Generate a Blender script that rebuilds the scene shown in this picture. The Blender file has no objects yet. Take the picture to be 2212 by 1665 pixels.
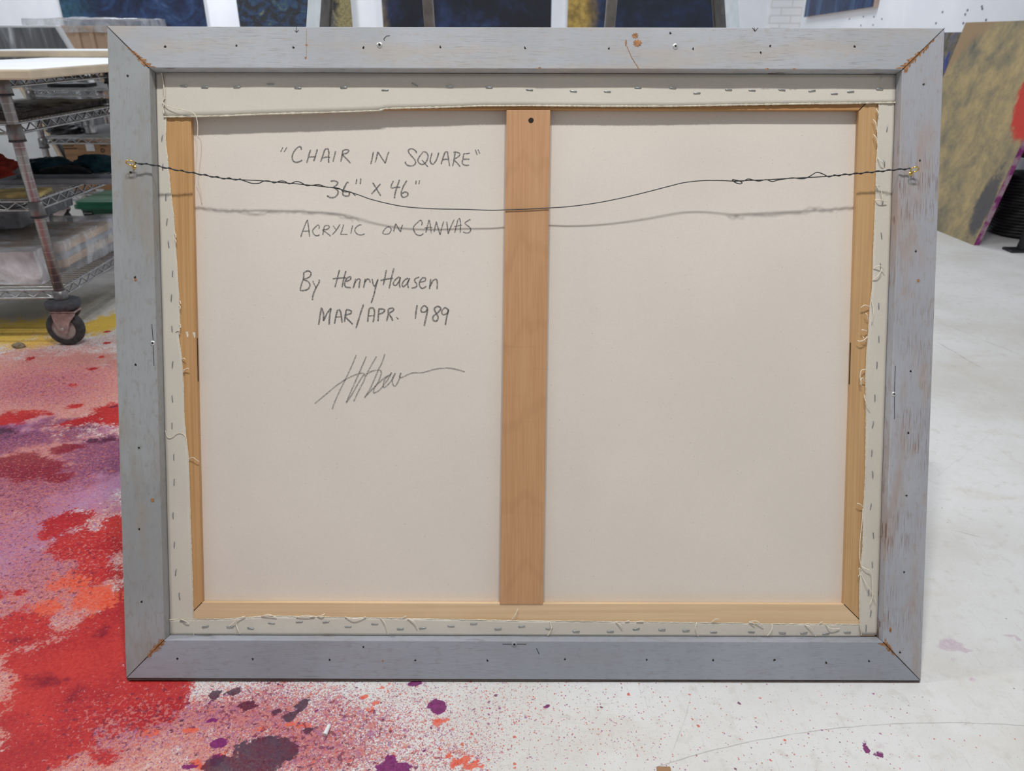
import bpy, bmesh, math, random
import numpy as np
from mathutils import Vector, Matrix, noise as mnoise

random.seed(7)
S = bpy.context.scene
COL = S.collection

# ------------------------------------------------------------------ camera
FPX, CX, CY = 1575.0, 1106.0, 832.5          # focal length and centre for a 2212 x 1665 frame
PITCH = math.atan2(CY - 86.0, FPX)           # horizon lies near row 86
CAMH = 0.966
cam_d = bpy.data.cameras.new('camera')
cam_d.sensor_width = 36.0
cam_d.lens = 36.0 * FPX / 2212.0
cam_d.clip_start = 0.02
cam_d.dof.use_dof = True
cam_d.dof.focus_distance = 1.22
cam_d.dof.aperture_fstop = 7.5
cam = bpy.data.objects.new('camera', cam_d)
COL.objects.link(cam)
cam.location = (0, 0, CAMH)
cam.rotation_euler = (math.pi / 2 - PITCH, 0, 0)
S.camera = cam

# ------------------------------------------------------------------ world and lamps
world = bpy.data.worlds.new('studio_air')
S.world = world
world.use_nodes = True
bg = world.node_tree.nodes['Background']
bg.inputs[0].default_value = (0.93, 0.96, 1.0, 1)
bg.inputs[1].default_value = 0.28

def area(name, loc, size, power, shape='DISK', size_y=None, color=(1, 1, 1)):
    d = bpy.data.lights.new(name, 'AREA')
    d.shape = shape; d.size = size
    if size_y: d.size_y = size_y
    d.energy = power; d.color = color
    o = bpy.data.objects.new(name, d); COL.objects.link(o)
    o.location = loc
    return o
area('ceiling_spot', (-0.26, 0.60, 3.35), 0.13, 31)
area('ceiling_spot', (0.30, 0.60, 3.35), 0.13, 31)
area('fill_panel', (-3.0, 1.7, 3.4), 1.2, 48, 'RECTANGLE', 0.3, (0.95, 0.98, 1))  # unseen fill panels, added to brighten the cart, floor and far walls
area('fill_panel', (1.9, 3.4, 3.5), 1.2, 9, 'RECTANGLE', 0.3, (0.95, 0.98, 1))
area('fill_panel', (-3.4, 6.9, 3.5), 1.2, 110, 'RECTANGLE', 0.3, (0.86, 0.91, 1))
area('fill_panel', (1.2, 6.6, 3.5), 1.2, 60, 'RECTANGLE', 0.3, (0.86, 0.91, 1))

S.view_settings.view_transform = 'Standard'
S.view_settings.look = 'None'
S.view_settings.gamma = 1
S.view_settings.use_curve_mapping = False
S.view_settings.exposure = 0.0

# ------------------------------------------------------------------ geometry of the view: photo pixel -> point in the room
FW = Vector((0, math.cos(PITCH), -math.sin(PITCH)))
UP = Vector((0, math.sin(PITCH), math.cos(PITCH)))
RT = Vector((1, 0, 0))
CAM = Vector((0, 0, CAMH))
def ray(x, y): return FW + RT * ((x - CX) / FPX) - UP * ((y - CY) / FPX)
def at_y(x, y, Y): d = ray(x, y); return CAM + d * (Y / d.y)
def at_x(x, y, X): d = ray(x, y); return CAM + d * (X / d.x)
def at_z(x, y, Z=0.0): d = ray(x, y); return CAM + d * ((Z - CAMH) / d.z)

# the framed canvas leans back: local axes u (right), v (up the frame), w (towards the viewer)
LEAN, YAW, ROLL = 0.38308809, -0.00113653, -0.00217584
FO = Vector((0.01865243, 0.88525893, 0.006))
_x = Vector((math.cos(YAW), math.sin(YAW), 0))
_y = Vector((-math.sin(YAW) * math.sin(LEAN), math.cos(YAW) * math.sin(LEAN), math.cos(LEAN)))
FA = math.cos(ROLL) * _x + math.sin(ROLL) * _y
FB = -math.sin(ROLL) * _x + math.cos(ROLL) * _y
FN = FA.cross(FB)
FW_, FH_ = 1.32, 1.0547
def fl(x, y, w=0.0):
    """photo pixel -> local (u, v, w) on the frame's plane at height w above its back face"""
    d = ray(x, y)
    t = ((FO + FN * w - CAM).dot(FN)) / d.dot(FN)
    X = CAM + d * t - FO
    return Vector((X.dot(FA), X.dot(FB), w))

# ------------------------------------------------------------------ object helpers
def tag(o, label=None, cat=None, group=None, kind=None):
    if label: o['label'] = label
    if cat: o['category'] = cat
    if group: o['group'] = group
    if kind: o['kind'] = kind
    return o
def empty(name, loc=(0, 0, 0), rot=None):
    o = bpy.data.objects.new(name, None); COL.objects.link(o)
    o.empty_display_size = 0.05
    o.location = loc
    if rot is not None: o.rotation_euler = rot
    return o

class MB:
    """collects shapes into one mesh"""
    def __init__(s): s.v = []; s.f = []; s.m = []; s.sm = []
    def add(s, vs, fs, mat=0, smooth=False):
        b = len(s.v); s.v += [tuple(v) for v in vs]
        for f in fs:
            s.f.append([i + b for i in f]); s.m.append(mat); s.sm.append(smooth)
    def box(s, lo, hi, mat=0, xf=None):
        x0, y0, z0 = lo; x1, y1, z1 = hi
        vs = [Vector(p) for p in ((x0,y0,z0),(x1,y0,z0),(x1,y1,z0),(x0,y1,z0),(x0,y0,z1),(x1,y0,z1),(x1,y1,z1),(x0,y1,z1))]
        if xf is not None: vs = [xf @ v for v in vs]
        s.add(vs, [(0,3,2,1),(4,5,6,7),(0,1,5,4),(1,2,6,5),(2,3,7,6),(3,0,4,7)], mat)
    def hexa(s, bottom, top, mat=0):
        """two quads joined: bottom and top corner lists in the same order"""
        s.add(list(bottom) + list(top), [(0,3,2,1),(4,5,6,7),(0,1,5,4),(1,2,6,5),(2,3,7,6),(3,0,4,7)], mat)
    def tube(s, pts, r, seg=8, mat=0, closed=False, caps=True):
        pts = [Vector(p) for p in pts]
        n = len(pts)
        rs = r if isinstance(r, (list, tuple)) else [r] * n
        rings = []
        prev = None
        for i, p in enumerate(pts):
            if closed: t = pts[(i + 1) % n] - pts[i - 1]
            elif i == 0: t = pts[1] - pts[0]
            elif i == n - 1: t = pts[-1] - pts[-2]
            else: t = (pts[i + 1] - pts[i]).normalized() + (pts[i] - pts[i - 1]).normalized()
            if t.length < 1e-9: t = Vector((0, 0, 1))
            t.normalize()
            if prev is None:
                ref = Vector((0, 0, 1)) if abs(t.z) < 0.9 else Vector((1, 0, 0))
                a = t.cross(ref).normalized()
            else:
                a = (prev - t * prev.dot(t))
                a = a.normalized() if a.length > 1e-6 else t.orthogonal().normalized()
            prev = a
            b = t.cross(a)
            rings.append([p + (a * math.cos(2*math.pi*k/seg) + b * math.sin(2*math.pi*k/seg)) * rs[i] for k in range(seg)])
        vs = [q for R in rings for q in R]; fs = []
        for i in range(n if closed else n - 1):
            j = (i + 1) % n
            for k in range(seg):
                k2 = (k + 1) % seg
                fs.append((i*seg + k, i*seg + k2, j*seg + k2, j*seg + k))
        s.add(vs, fs, mat, True)
        if caps and not closed:
            s.add(rings[0], [tuple(range(seg))[::-1]], mat); s.add(rings[-1], [tuple(range(seg))], mat)
    def lathe(s, prof, origin=(0,0,0), axis='z', seg=32, mat=0, smooth=True, xf=None):
        """prof: list of (radius, height)"""
        o = Vector(origin); vs = []; n = len(prof)
        for (r, hgt) in prof:
            for k in range(seg):
                c, q = math.cos(2*math.pi*k/seg) * r, math.sin(2*math.pi*k/seg) * r
                p = Vector((c, q, hgt)) if axis == 'z' else (Vector((c, hgt, q)) if axis == 'y' else Vector((hgt, c, q)))
                if xf is not None: p = xf @ p
                vs.append(p + o)
        fs = []
        for i in range(n - 1):
            for k in range(seg):
                k2 = (k + 1) % seg
                fs.append((i*seg+k, i*seg+k2, (i+1)*seg+k2, (i+1)*seg+k))
        s.add(vs, fs, mat, smooth)
    def build(s, name, mats, parent=None, bevel=0.0, seg=2, recalc=True):
        me = bpy.data.meshes.new(name)
        me.from_pydata(s.v, [], s.f)
        if not isinstance(mats, (list, tuple)): mats = [mats]
        for m in mats: me.materials.append(m)
        me.polygons.foreach_set('material_index', s.m)
        me.polygons.foreach_set('use_smooth', s.sm)
        if recalc:
            bm = bmesh.new(); bm.from_mesh(me)
            bmesh.ops.recalc_face_normals(bm, faces=bm.faces)
            bm.to_mesh(me); bm.free()
        me.update()
        o = bpy.data.objects.new(name, me); COL.objects.link(o)
        if parent is not None: o.parent = parent
        if bevel:
            b = o.modifiers.new('soft_edges', 'BEVEL'); b.width = bevel; b.segments = seg
            b.limit_method = 'ANGLE'; b.angle_limit = math.radians(40)
        return o

def smooth_line(pts, n=6):
    """Catmull-Rom through the points"""
    pts = [Vector(p) for p in pts]
    if len(pts) < 3: return pts
    out = []
    P = [pts[0] * 2 - pts[1]] + pts + [pts[-1] * 2 - pts[-2]]
    for i in range(1, len(P) - 2):
        a, b, c, d = P[i-1], P[i], P[i+1], P[i+2]
        for k in range(n):
            t = k / n
            out.append(0.5 * ((2*b) + (c - a)*t + (2*a - 5*b + 4*c - d)*t*t + (3*b - a - 3*c + d)*t**3))
    out.append(pts[-1])
    return out
def interp(x, xs, ys): return float(np.interp(x, xs, ys))

# ------------------------------------------------------------------ node helpers
class NT:
    def __init__(s, name):
        s.mat = bpy.data.materials.new(name); s.mat.use_nodes = True
        s.t = s.mat.node_tree; s.n = s.t.nodes; s.l = s.t.links
        s.bsdf = s.n['Principled BSDF']; s.out = s.n['Material Output']
        s._tc = None
    def new(s, typ, **kw):
        n = s.n.new(typ)
        for k, v in kw.items(): setattr(n, k, v)
        return n
    def val(s, sock, v):
        if isinstance(v, bpy.types.NodeSocket): s.l.new(v, sock)
        elif isinstance(v, (tuple, list)) and len(v) == 3 and sock.type == 'RGBA': sock.default_value = (*v, 1)
        else: sock.default_value = v
    def obj(s):
        if s._tc is None: s._tc = s.new('ShaderNodeTexCoord')
        return s._tc.outputs['Object']
    def mapped(s, scale=(1,1,1), loc=(0,0,0), rot=(0,0,0), src=None):
        m = s.new('ShaderNodeMapping')
        s.l.new(src or s.obj(), m.inputs['Vector'])
        m.inputs['Scale'].default_value = scale; m.inputs['Location'].default_value = loc; m.inputs['Rotation'].default_value = rot
        return m.outputs[0]
    def noise(s, scale, detail=4, rough=0.55, vec=None, dist=0.0, col=False):
        n = s.new('ShaderNodeTexNoise')
        s.l.new(vec or s.obj(), n.inputs['Vector'])
        n.inputs['Scale'].default_value = scale; n.inputs['Detail'].default_value = detail
        n.inputs['Roughness'].default_value = rough; n.inputs['Distortion'].default_value = dist
        return n.outputs['Color' if col else 'Fac']
    def voro(s, scale, vec=None, feature='F1', out='Distance', rand=1.0):
        n = s.new('ShaderNodeTexVoronoi', feature=feature)
        s.l.new(vec or s.obj(), n.inputs['Vector']); n.inputs['Scale'].default_value = scale
        n.inputs['Randomness'].default_value = rand
        return n.outputs[out]
    def wave(s, scale, dist, detail=2, dscale=1.0, vec=None, direction='X', kind='BANDS'):
        n = s.new('ShaderNodeTexWave', wave_type=kind)
        if kind == 'BANDS': n.bands_direction = direction
        s.l.new(vec or s.obj(), n.inputs['Vector'])
        n.inputs['Scale'].default_value = scale; n.inputs['Distortion'].default_value = dist
        n.inputs['Detail'].default_value = detail; n.inputs['Detail Scale'].default_value = dscale
        return n.outputs['Fac']
    def math(s, op, a, b=0.0, c=None, clamp=False):
        n = s.new('ShaderNodeMath', operation=op); n.use_clamp = clamp
        s.val(n.inputs[0], a); s.val(n.inputs[1], b)
        if c is not None: s.val(n.inputs[2], c)
        return n.outputs[0]
    def step(s, v, lo, hi, to0=0.0, to1=1.0):
        n = s.new('ShaderNodeMapRange', interpolation_type='SMOOTHSTEP')
        s.val(n.inputs[0], v); s.val(n.inputs[1], lo); s.val(n.inputs[2], hi); s.val(n.inputs[3], to0); s.val(n.inputs[4], to1)
        return n.outputs[0]
    def mix(s, f, a, b, blend='MIX'):
        n = s.new('ShaderNodeMix', data_type='RGBA', blend_type=blend)
        s.val(n.inputs[0], f); s.val(n.inputs[6], a); s.val(n.inputs[7], b)
        return n.outputs[2]
    def ramp(s, f, stops):
        n = s.new('ShaderNodeValToRGB'); s.val(n.inputs[0], f)
        el = n.color_ramp.elements
        while len(el) < len(stops): el.new(0.5)
        for e, (p, c) in zip(el, stops): e.position = p; e.color = (*c, 1)
        return n.outputs[0]
    def attr(s, name):
        n = s.new('ShaderNodeAttribute'); n.attribute_name = name; return n.outputs['Fac']
    def sep(s, v=None):
        n = s.new('ShaderNodeSeparateXYZ'); s.l.new(v or s.obj(), n.inputs[0]); return n.outputs
    def bump(s, hgt, strength=0.3, dist=0.001):
        n = s.new('ShaderNodeBump'); s.val(n.inputs['Height'], hgt)
        n.inputs['Strength'].default_value = strength; n.inputs['Distance'].default_value = dist
        s.l.new(n.outputs[0], s.bsdf.inputs['Normal'])
    def fin(s, color=None, rough=0.6, metal=0.0, spec=0.5, alpha=None, trans=None):
        b = s.bsdf
        if color is not None: s.val(b.inputs['Base Color'], color)
        s.val(b.inputs['Roughness'], rough); s.val(b.inputs['Metallic'], metal)
        s.val(b.inputs['Specular IOR Level'], spec)
        if alpha is not None: s.val(b.inputs['Alpha'], alpha)
        return s.mat

def lin(r, g, b):
    f = lambda c: (c/255/12.92) if c <= 10 else ((c/255 + 0.055)/1.055)**2.4
    return (f(r), f(g), f(b))
def scl(c, k): return tuple(x * k for x in c)

def plain(name, color, rough=0.6, metal=0.0, var=0.12, scale=30, bump=0.0, spec=0.5):
    t = NT(name)
    n = t.noise(scale, 4)
    c = t.mix(t.step(n, 0.3, 0.7), scl(color, 1 - var), scl(color, 1 + var))
    if bump: t.bump(t.noise(scale * 4, 4), bump, 0.001)
    return t.fin(c, rough, metal, spec)

def rail_mat(name, axis, base, worn, streak_amt, worn_amt, streak_col=(0.12, 0.075, 0.05), more=0.0):
    """old grey-blue paint over wood, rubbed through in fine streaks along the grain"""
    t = NT(name)
    sc = (24, 1250, 90) if axis == 'u' else (1250, 24, 90)
    sc2 = (1.6, 8, 4) if axis == 'u' else (8, 1.6, 4)
    sc3 = (30, 900, 90) if axis == 'u' else (900, 30, 90)
    st = t.noise(1.0, 5, 0.6, t.mapped(sc))
    fine = t.noise(1.0, 4, 0.6, t.mapped(sc3))
    patch = t.noise(2.2, 4, 0.6, t.mapped(sc2, (3.1, 1.7, 0)))
    rub = t.noise(1.0, 5, 0.65, t.mapped((9, 22, 9) if axis == 'u' else (22, 9, 9)))
    blot = t.noise(4.0, 3, 0.5)
    c = t.mix(t.step(blot, 0.35, 0.65), scl(base, 0.93), scl(base, 1.07))
    c = t.mix(t.math('MULTIPLY', t.step(patch, 0.48, 0.68), worn_amt), c, worn)
    c = t.mix(t.math('MULTIPLY', t.step(rub, 0.56, 0.68), worn_amt * 0.6), c, scl(worn, 1.1))
    c = t.mix(t.math('MULTIPLY', t.step(fine, 0.50, 0.70), 0.26), c, scl(base, 0.62))
    near = t.step(t.noise(7.0, 3), 0.42, 0.60, 0.15, 1.0)
    m = t.math('MULTIPLY', t.math('MULTIPLY', t.step(st, 0.585 - more, 0.67 - more), near), streak_amt)
    c = t.mix(m, c, streak_col)
    c = t.mix(t.math('MULTIPLY', t.step(t.noise(1.0, 4, 0.6, t.mapped((60, 130, 60) if axis == 'u' else (130, 60, 60))), 0.52, 0.70), 0.5), c, scl(worn, 0.88))
    c = t.mix(t.math('MULTIPLY', t.step(t.noise(500, 2), 0.62, 0.75), 0.25), c, scl(base, 1.3))
    t.bump(t.math('SUBTRACT', t.math('MULTIPLY', fine, 0.5), m), 0.35, 0.0006)
    return t.fin(c, 0.62, 0, 0.35)

def wood_mat(name, axis, light, dark, scale=1.0, fig=0.0, rough=0.55, seed=0.0):
    """bare timber, grain along the given local axis"""
    t = NT(name)
    sc = (4.0, 240, 40) if axis == 'u' else (240, 4.0, 40)
    sc = tuple(x * scale for x in sc)
    g = t.noise(1.0, 4, 0.5, t.mapped(sc, (seed, seed, 0)))
    wv = (0.9, 12, 6) if axis == 'u' else (12, 0.9, 6)
    w = t.wave(2.6, 5.0 + fig, 2, 0.9, t.mapped(wv, (seed, 0, 0)), 'Y' if axis == 'u' else 'X')
    fine = t.noise(1.0, 3, 0.6, t.mapped((sc[0]*6, sc[1]*5, 60) if axis == 'u' else (sc[0]*5, sc[1]*6, 60)))
    c = t.mix(t.step(g, 0.2, 0.85), light, dark)
    c = t.mix(t.math('MULTIPLY', t.step(w, 0.55, 1.0), 0.06), c, scl(dark, 0.72))
    c = t.mix(t.math('MULTIPLY', t.step(fine, 0.55, 0.75), 0.18), c, scl(dark, 0.7))
    c = t.mix(t.math('MULTIPLY', t.step(t.noise(6, 3), 0.45, 0.7), 0.25), c, scl(light, 1.08))
    t.bump(fine, 0.12, 0.0004)
    return t.fin(c, rough, 0, 0.35)

def canvas_mat(name, col, speck=0.5):
    t = NT(name)
    wv = t.math('ADD', t.wave(520, 1.2, 1, 3, None, 'X'), t.wave(520, 1.2, 1, 3, None, 'Y'))
    n = t.noise(1.0, 5, 0.65, t.mapped((260, 420, 300)))
    big = t.noise(3.0, 3)
    c = t.mix(t.step(big, 0.3, 0.7), scl(col, 0.97), scl(col, 1.03))
    c = t.mix(t.step(n, 0.35, 0.7, 0, 0.13), c, scl(col, 0.75))
    sp = t.voro(150, None, 'F1', 'Distance')
    ch = t.voro(150, None, 'F1', 'Color')
    pick = t.step(t.sep(ch)[0], 0.90, 0.91)
    c = t.mix(t.math('MULTIPLY', t.math('MULTIPLY', t.step(sp, 0.05, 0.13, 1, 0), pick), speck), c, (0.16, 0.12, 0.09))
    t.bump(t.math('ADD', t.math('MULTIPLY', wv, 0.10), n), 0.28, 0.0006)
    return t.fin(c, 0.9, 0, 0.15)

M = {}
M['rail_top'] = rail_mat('grey_blue_paint_top', 'u', lin(176, 178, 182), lin(182, 173, 164), 0.7, 0.75)
M['rail_bottom'] = rail_mat('grey_blue_paint_bottom', 'u', lin(158, 161, 169), lin(152, 150, 151), 0.5, 0.4, (0.07, 0.06, 0.06))
M['rail_left'] = rail_mat('grey_paint_left', 'v', lin(156, 158, 159), lin(150, 142, 130), 0.4, 0.85, (0.10, 0.09, 0.08))
M['rail_right'] = rail_mat('grey_blue_paint_right', 'v', lin(173, 174, 180), lin(170, 154, 146), 0.9, 0.95, (0.21, 0.115, 0.08), 0.05)
M['hole'] = plain('nail_hole_dark', (0.018, 0.012, 0.008), 0.9)
M['raw'] = plain('raw_orange_wood', (0.36, 0.165, 0.065), 0.7, 0, 0.4, 220, 0.3)
M['pine'] = wood_mat('pine_bar_left', 'v', lin(206, 163, 112), lin(184, 136, 86), 1.0, 3, seed=1.3)
M['pine_right'] = wood_mat('pine_bar_right', 'v', lin(205, 166, 118), lin(186, 144, 98), 1.2, 1, seed=4.1)
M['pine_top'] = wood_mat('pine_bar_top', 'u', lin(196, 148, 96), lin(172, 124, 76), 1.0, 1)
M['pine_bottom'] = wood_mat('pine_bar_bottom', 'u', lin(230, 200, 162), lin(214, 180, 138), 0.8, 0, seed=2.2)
M['canvas'] = canvas_mat('raw_canvas', (0.765, 0.690, 0.612))
M['canvas_flap'] = canvas_mat('primed_canvas_edge', (0.685, 0.628, 0.54), 0.3)
M['hem'] = plain('selvage_fluff', (0.80, 0.74, 0.60), 0.95, 0, 0.15, 500, 0.6, 0.1)
M['thread'] = plain('cotton_thread', (0.80, 0.73, 0.60), 0.95, 0, 0.1, 400, 0.0, 0.1)
M['staple'] = plain('steel_staple', (0.34, 0.37, 0.39), 0.4, 0.85, 0.15, 200)
M['screw'] = plain('zinc_screw', (0.75, 0.76, 0.74), 0.32, 0.85, 0.1, 200)
M['brass'] = plain('brass', (0.72, 0.50, 0.16), 0.28, 1.0, 0.1, 200)
M['wire'] = plain('dark_hanging_wire', (0.045, 0.05, 0.052), 0.45, 0.6, 0.2, 300)
t = NT('maple_brace')
rv = t.mapped((34, 2.3, 1), (-34 * 0.004, -2.3 * 0.36, 0))
wv = t.wave(1.0, 5.5, 2, 0.5, rv, 'X', 'RINGS')
g = t.noise(1.0, 4, 0.5, t.mapped((320, 9, 40)))
c = t.mix(t.step(g, 0.3, 0.7), lin(200, 153, 111), lin(190, 143, 102))
c = t.mix(t.math('MULTIPLY', t.step(wv, 0.90, 1.0), 0.12), c, lin(150, 103, 66))
c = t.mix(t.math('MULTIPLY', t.step(t.noise(1, 4, 0.5, t.mapped((18, 3.5, 5))), 0.45, 0.7), 0.35), c, lin(208, 164, 122))
c = t.mix(t.math('MULTIPLY', t.step(t.noise(1, 3, 0.5, t.mapped((6, 90, 5))), 0.6, 0.75), 0.14), c, lin(150, 108, 72))
M['maple'] = t.fin(c, 0.48, 0, 0.4)
t = NT('graphite')
gn = t.noise(900, 3, 0.65)
gm = t.math('MULTIPLY', t.step(gn, 0.30, 0.56), 0.74)
M['graphite'] = t.fin((0.115, 0.113, 0.112), 0.6, 0, 0.4, gm)

t = NT('graphite_pale')
gm = t.math('MULTIPLY', t.step(t.noise(900, 3, 0.65), 0.32, 0.60), 0.52)
M['graphite_pale'] = t.fin((0.135, 0.132, 0.13), 0.6, 0, 0.4, gm)

# ================================================================== THE FRAMED CANVAS
art = empty('framed_canvas', FO)
art.rotation_mode = 'QUATERNION'
art.rotation_quaternion = Matrix((FA, FB, FN)).transposed().to_quaternion()
tag(art, 'large framed canvas seen from behind, worn grey-blue frame, pencil writing on raw cloth', 'painting')

TK = 0.040
U0, U1, V0, V1 = -0.5950, 0.5955, 0.0655, 0.9905     # opening of the frame
HW = FW_ / 2

def blot(mb, c, r, mat, w=0.00025, n=9, jag=0.4, stretch=1.0, seed=None):
    rnd = random.Random(seed if seed is not None else int(abs(c[0]) * 9e5) + int(c[1] * 7e5))
    vs = []
    for k in range(n):
        a = 2 * math.pi * k / n; rr = r * (1 - jag * rnd.random())
        vs.append((c[0] + math.cos(a) * rr, c[1] + math.sin(a) * rr * stretch, w))
    mb.add(vs, [tuple(range(n))], mat)

def rail(name, corners, mat, holes, slivers):
    mb = MB()
    g = 0.0004
    mb.hexa([Vector((u, max(v, 0.0102), -TK)) for u, v in corners], [Vector((u, v, 0)) for u, v in corners], 0)
    o_holes = MB()
    for (x, y) in holes:
        p = fl(x, y)
        blot(o_holes, p, 0.0022, 1, 0.00025, 10, 0.5, 0.9)
        hr = random.Random(int(x * 7 + y))
        blot(o_holes, (p.x + hr.uniform(-.001, .001), p.y + hr.choice((0.0019, 0.0019, -0.0017))), 0.0009, 1, 0.0003, 6, 0.6, 1.3)
    for poly, mi in slivers:
        o_holes.add([(a, b, 0.00035) for a, b in poly], [tuple(range(len(poly)))], mi)
    o = mb.build(name, [mat, M['hole'], M['raw']], art, 0.0012, 2)
    # pits and torn wood belong to the rail's own mesh
    me = o.data
    bm = bmesh.new(); bm.from_mesh(me)
    bv = bmesh.ops.bevel(bm, geom=[e for e in bm.edges], offset=0.0011, segments=2, affect='EDGES', profile=0.5)
    o.modifiers.clear()
    for f in bm.faces: f.smooth = False
    base = len(bm.verts)
    nv = [bm.verts.new(v) for v in o_holes.v]
    for f, mi in zip(o_holes.f, o_holes.m):
        try:
            nf = bm.faces.new([nv[i] for i in f]); nf.material_index = mi
            nf.normal_update()
            if nf.normal.z < 0: nf.normal_flip()
        except ValueError: pass
    bm.to_mesh(me); bm.free()
    return o

def mitre_slivers(inner, outer, along, t0, t1, n, seed, side, lmax=0.016):
    """torn wood along a mitre from its inner corner (t=0) outwards"""
    rnd = random.Random(seed); out = []; n = int(n * 1.4)
    I, O = Vector((*inner, 0)), Vector((*outer, 0)); A = Vector((*along, 0))
    for k in range(n):
        tt = t0 + (t1 - t0) * (k + rnd.random() * 0.6) / n
        wdt = (t1 - t0) / n * 1.1
        p = I.lerp(O, tt); q = I.lerp(O, min(tt + wdt, 1))
        L = lmax * (0.25 + 0.75 * rnd.random()) * (1 - 0.6 * (tt - t0) / max(t1 - t0, 1e-6))
        m = (p + q) / 2
        out.append(([(p.x, p.y), (q.x, q.y), (q.x + A.x*L*0.7, q.y + A.y*L*0.7), (m.x + A.x*L, m.y + A.y*L), (p.x + A.x*L*0.6, p.y + A.y*L*0.6)], 2))
    # the dark open joint
    d = (O - I).normalized(); nn = Vector((-d.y, d.x, 0)) * 0.0007
    out.append(([(I.x - nn.x, I.y - nn.y), (O.x - nn.x*0.4, O.y - nn.y*0.4), (O.x + nn.x*0.4, O.y + nn.y*0.4), (I.x + nn.x, I.y + nn.y)], 1))
    return out
iTL, iTR, iBL, iBR = (U0, V1), (U1, V1), (U0, V0), (U1, V0)
oTL, oTR, oBL, oBR = (-HW, FH_), (HW, FH_), (-HW, 0), (HW, 0)

def chip(x, y, wpx, hpx, seed, n=9):
    """torn patch with a jagged outline"""
    rnd = random.Random(seed); ps = []
    for k in range(n * 2):
        a = 2 * math.pi * k / (n * 2); rr = 1.0 if k % 2 == 0 else 0.5 + 0.3 * rnd.random()
        p = fl(x + math.cos(a) * wpx * rr, y + math.sin(a) * hpx * rr); ps.append((p.x, p.y))
    return (ps[::-1], 2)
def scratch(pts, wpx, mi):
    out = []
    for a, b in zip(pts, pts[1:]):
        d = Vector((b[0]-a[0], b[1]-a[1])); nn = Vector((-d.y, d.x)).normalized() * wpx / 2
        q = [fl(a[0]+nn.x, a[1]+nn.y), fl(b[0]+nn.x, b[1]+nn.y), fl(b[0]-nn.x, b[1]-nn.y), fl(a[0]-nn.x, a[1]-nn.y)]
        out.append(([(p.x, p.y) for p in q], mi))
    return out
top_marks = [chip(1372, 77, 8, 7, 3), chip(1377, 93, 10, 9, 5), chip(1352, 92, 2.5, 9, 6, 6), chip(1657, 149, 5, 2.5, 7, 5), chip(1716, 149, 5, 2, 8, 5), chip(1166, 147, 5, 2, 9, 5), chip(662, 97, 3, 2, 10, 5), chip(660, 125, 2.5, 3, 11, 5)]
top_marks += scratch([(1354, 100), (1365, 125), (1381, 150)], 1.3, 2) + scratch([(662, 62), (662, 125)], 0.7, 2) + scratch([(640, 58), (641, 70)], 1.0, 1) + scratch([(637, 66), (641, 70), (645, 65)], 1.0, 1)
top_marks += scratch([(835, 78), (829, 84), (831, 88)], 1.2, 1) + scratch([(835, 78), (842, 77)], 1.0, 1) + scratch([(1629, 60), (1631, 68)], 1, 1) + scratch([(1625, 60), (1631, 68), (1637, 60)], 1, 1)
rail_top = rail('frame_rail', [iTL, iTR, oTR, oTL], M['rail_top'],
    [(357,101),(511,99),(634,103),(785,103),(951,102),(1134,104),(1315,105),(1497,106),(1664,99),(1846,101),(1643,113),(1448,72)],
    mitre_slivers(iTL, oTL, (1, -0.05), 0.02, 0.42, 13, 1, 1) + mitre_slivers(iTR, oTR, (-1, -0.1), 0.02, 0.42, 10, 2, 1) + top_marks)
rail_left = rail('frame_rail', [iBL, iTL, oTL, oBL], M['rail_left'],
    [(276,164),(282,372),(292,599),(293,788),(300,967),(301,1143),(306,1300)],
    mitre_slivers(iTL, oTL, (-0.05, -1), 0.08, 0.5, 7, 3, 1, 0.008) + mitre_slivers(iBL, oBL, (0.05, 1), 0.02, 0.42, 10, 4, 1, 0.017)
    + [chip(329, 1080, 5, 5, 12), chip(293, 604, 4, 4, 13, 5)] + scratch([(328, 700), (331, 735)], 1.2, 1) + scratch([(331, 748), (333, 790)], 1.2, 1))
rail_right = rail('frame_rail', [iTR, iBR, oBR, oTR], M['rail_right'],
    [(1995,182),(1987,347),(1978,543),(1967,802),(1962,935),(1958,1070),(1953,1235),(1944,1409)],
    mitre_slivers(iTR, oTR, (0, -1), 0.03, 0.75, 18, 5, 1, 0.013) + mitre_slivers(iBR, oBR, (0, 1), 0.02, 0.25, 5, 6, 1, 0.012)
    + [chip(1984, 606, 4, 4, 14, 5), chip(1923, 1360, 3, 7, 15, 5)] + scratch([(1934, 790), (1932, 846)], 1.2, 1) + scratch([(1932, 857), (1932, 905)], 1.2, 1))
rail_bottom = rail('frame_rail', [iBR, iBL, oBL, oBR], M['rail_bottom'],
    [(383,1422),(546,1423),(712,1425),(897,1426),(1053,1427),(1220,1424),(1397,1425),(1540,1426),(1673,1425),(1785,1431),(1877,1428),(785,1397)],
    mitre_slivers(iBL, oBL, (1, 0.05), 0.02, 0.45, 11, 7, 1, 0.015) + mitre_slivers(iBR, oBR, (-1, 0), 0.02, 0.35, 8, 8, 1, 0.013)
    + scratch([(1085, 1391), (1137, 1391)], 1.0, 1) + scratch([(1159, 1400), (1165, 1413)], 1.2, 1) + [chip(827, 1427, 3, 2, 16, 5)])
tag(rail_top, 'top rail, pale grey-blue paint with brown streaks and an orange torn chip')
tag(rail_left, 'left rail, smoother grey paint'); tag(rail_right, 'right rail, whitish paint rubbed through to brown streaks'); tag(rail_bottom, 'bottom rail, darker blue-grey paint')

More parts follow.
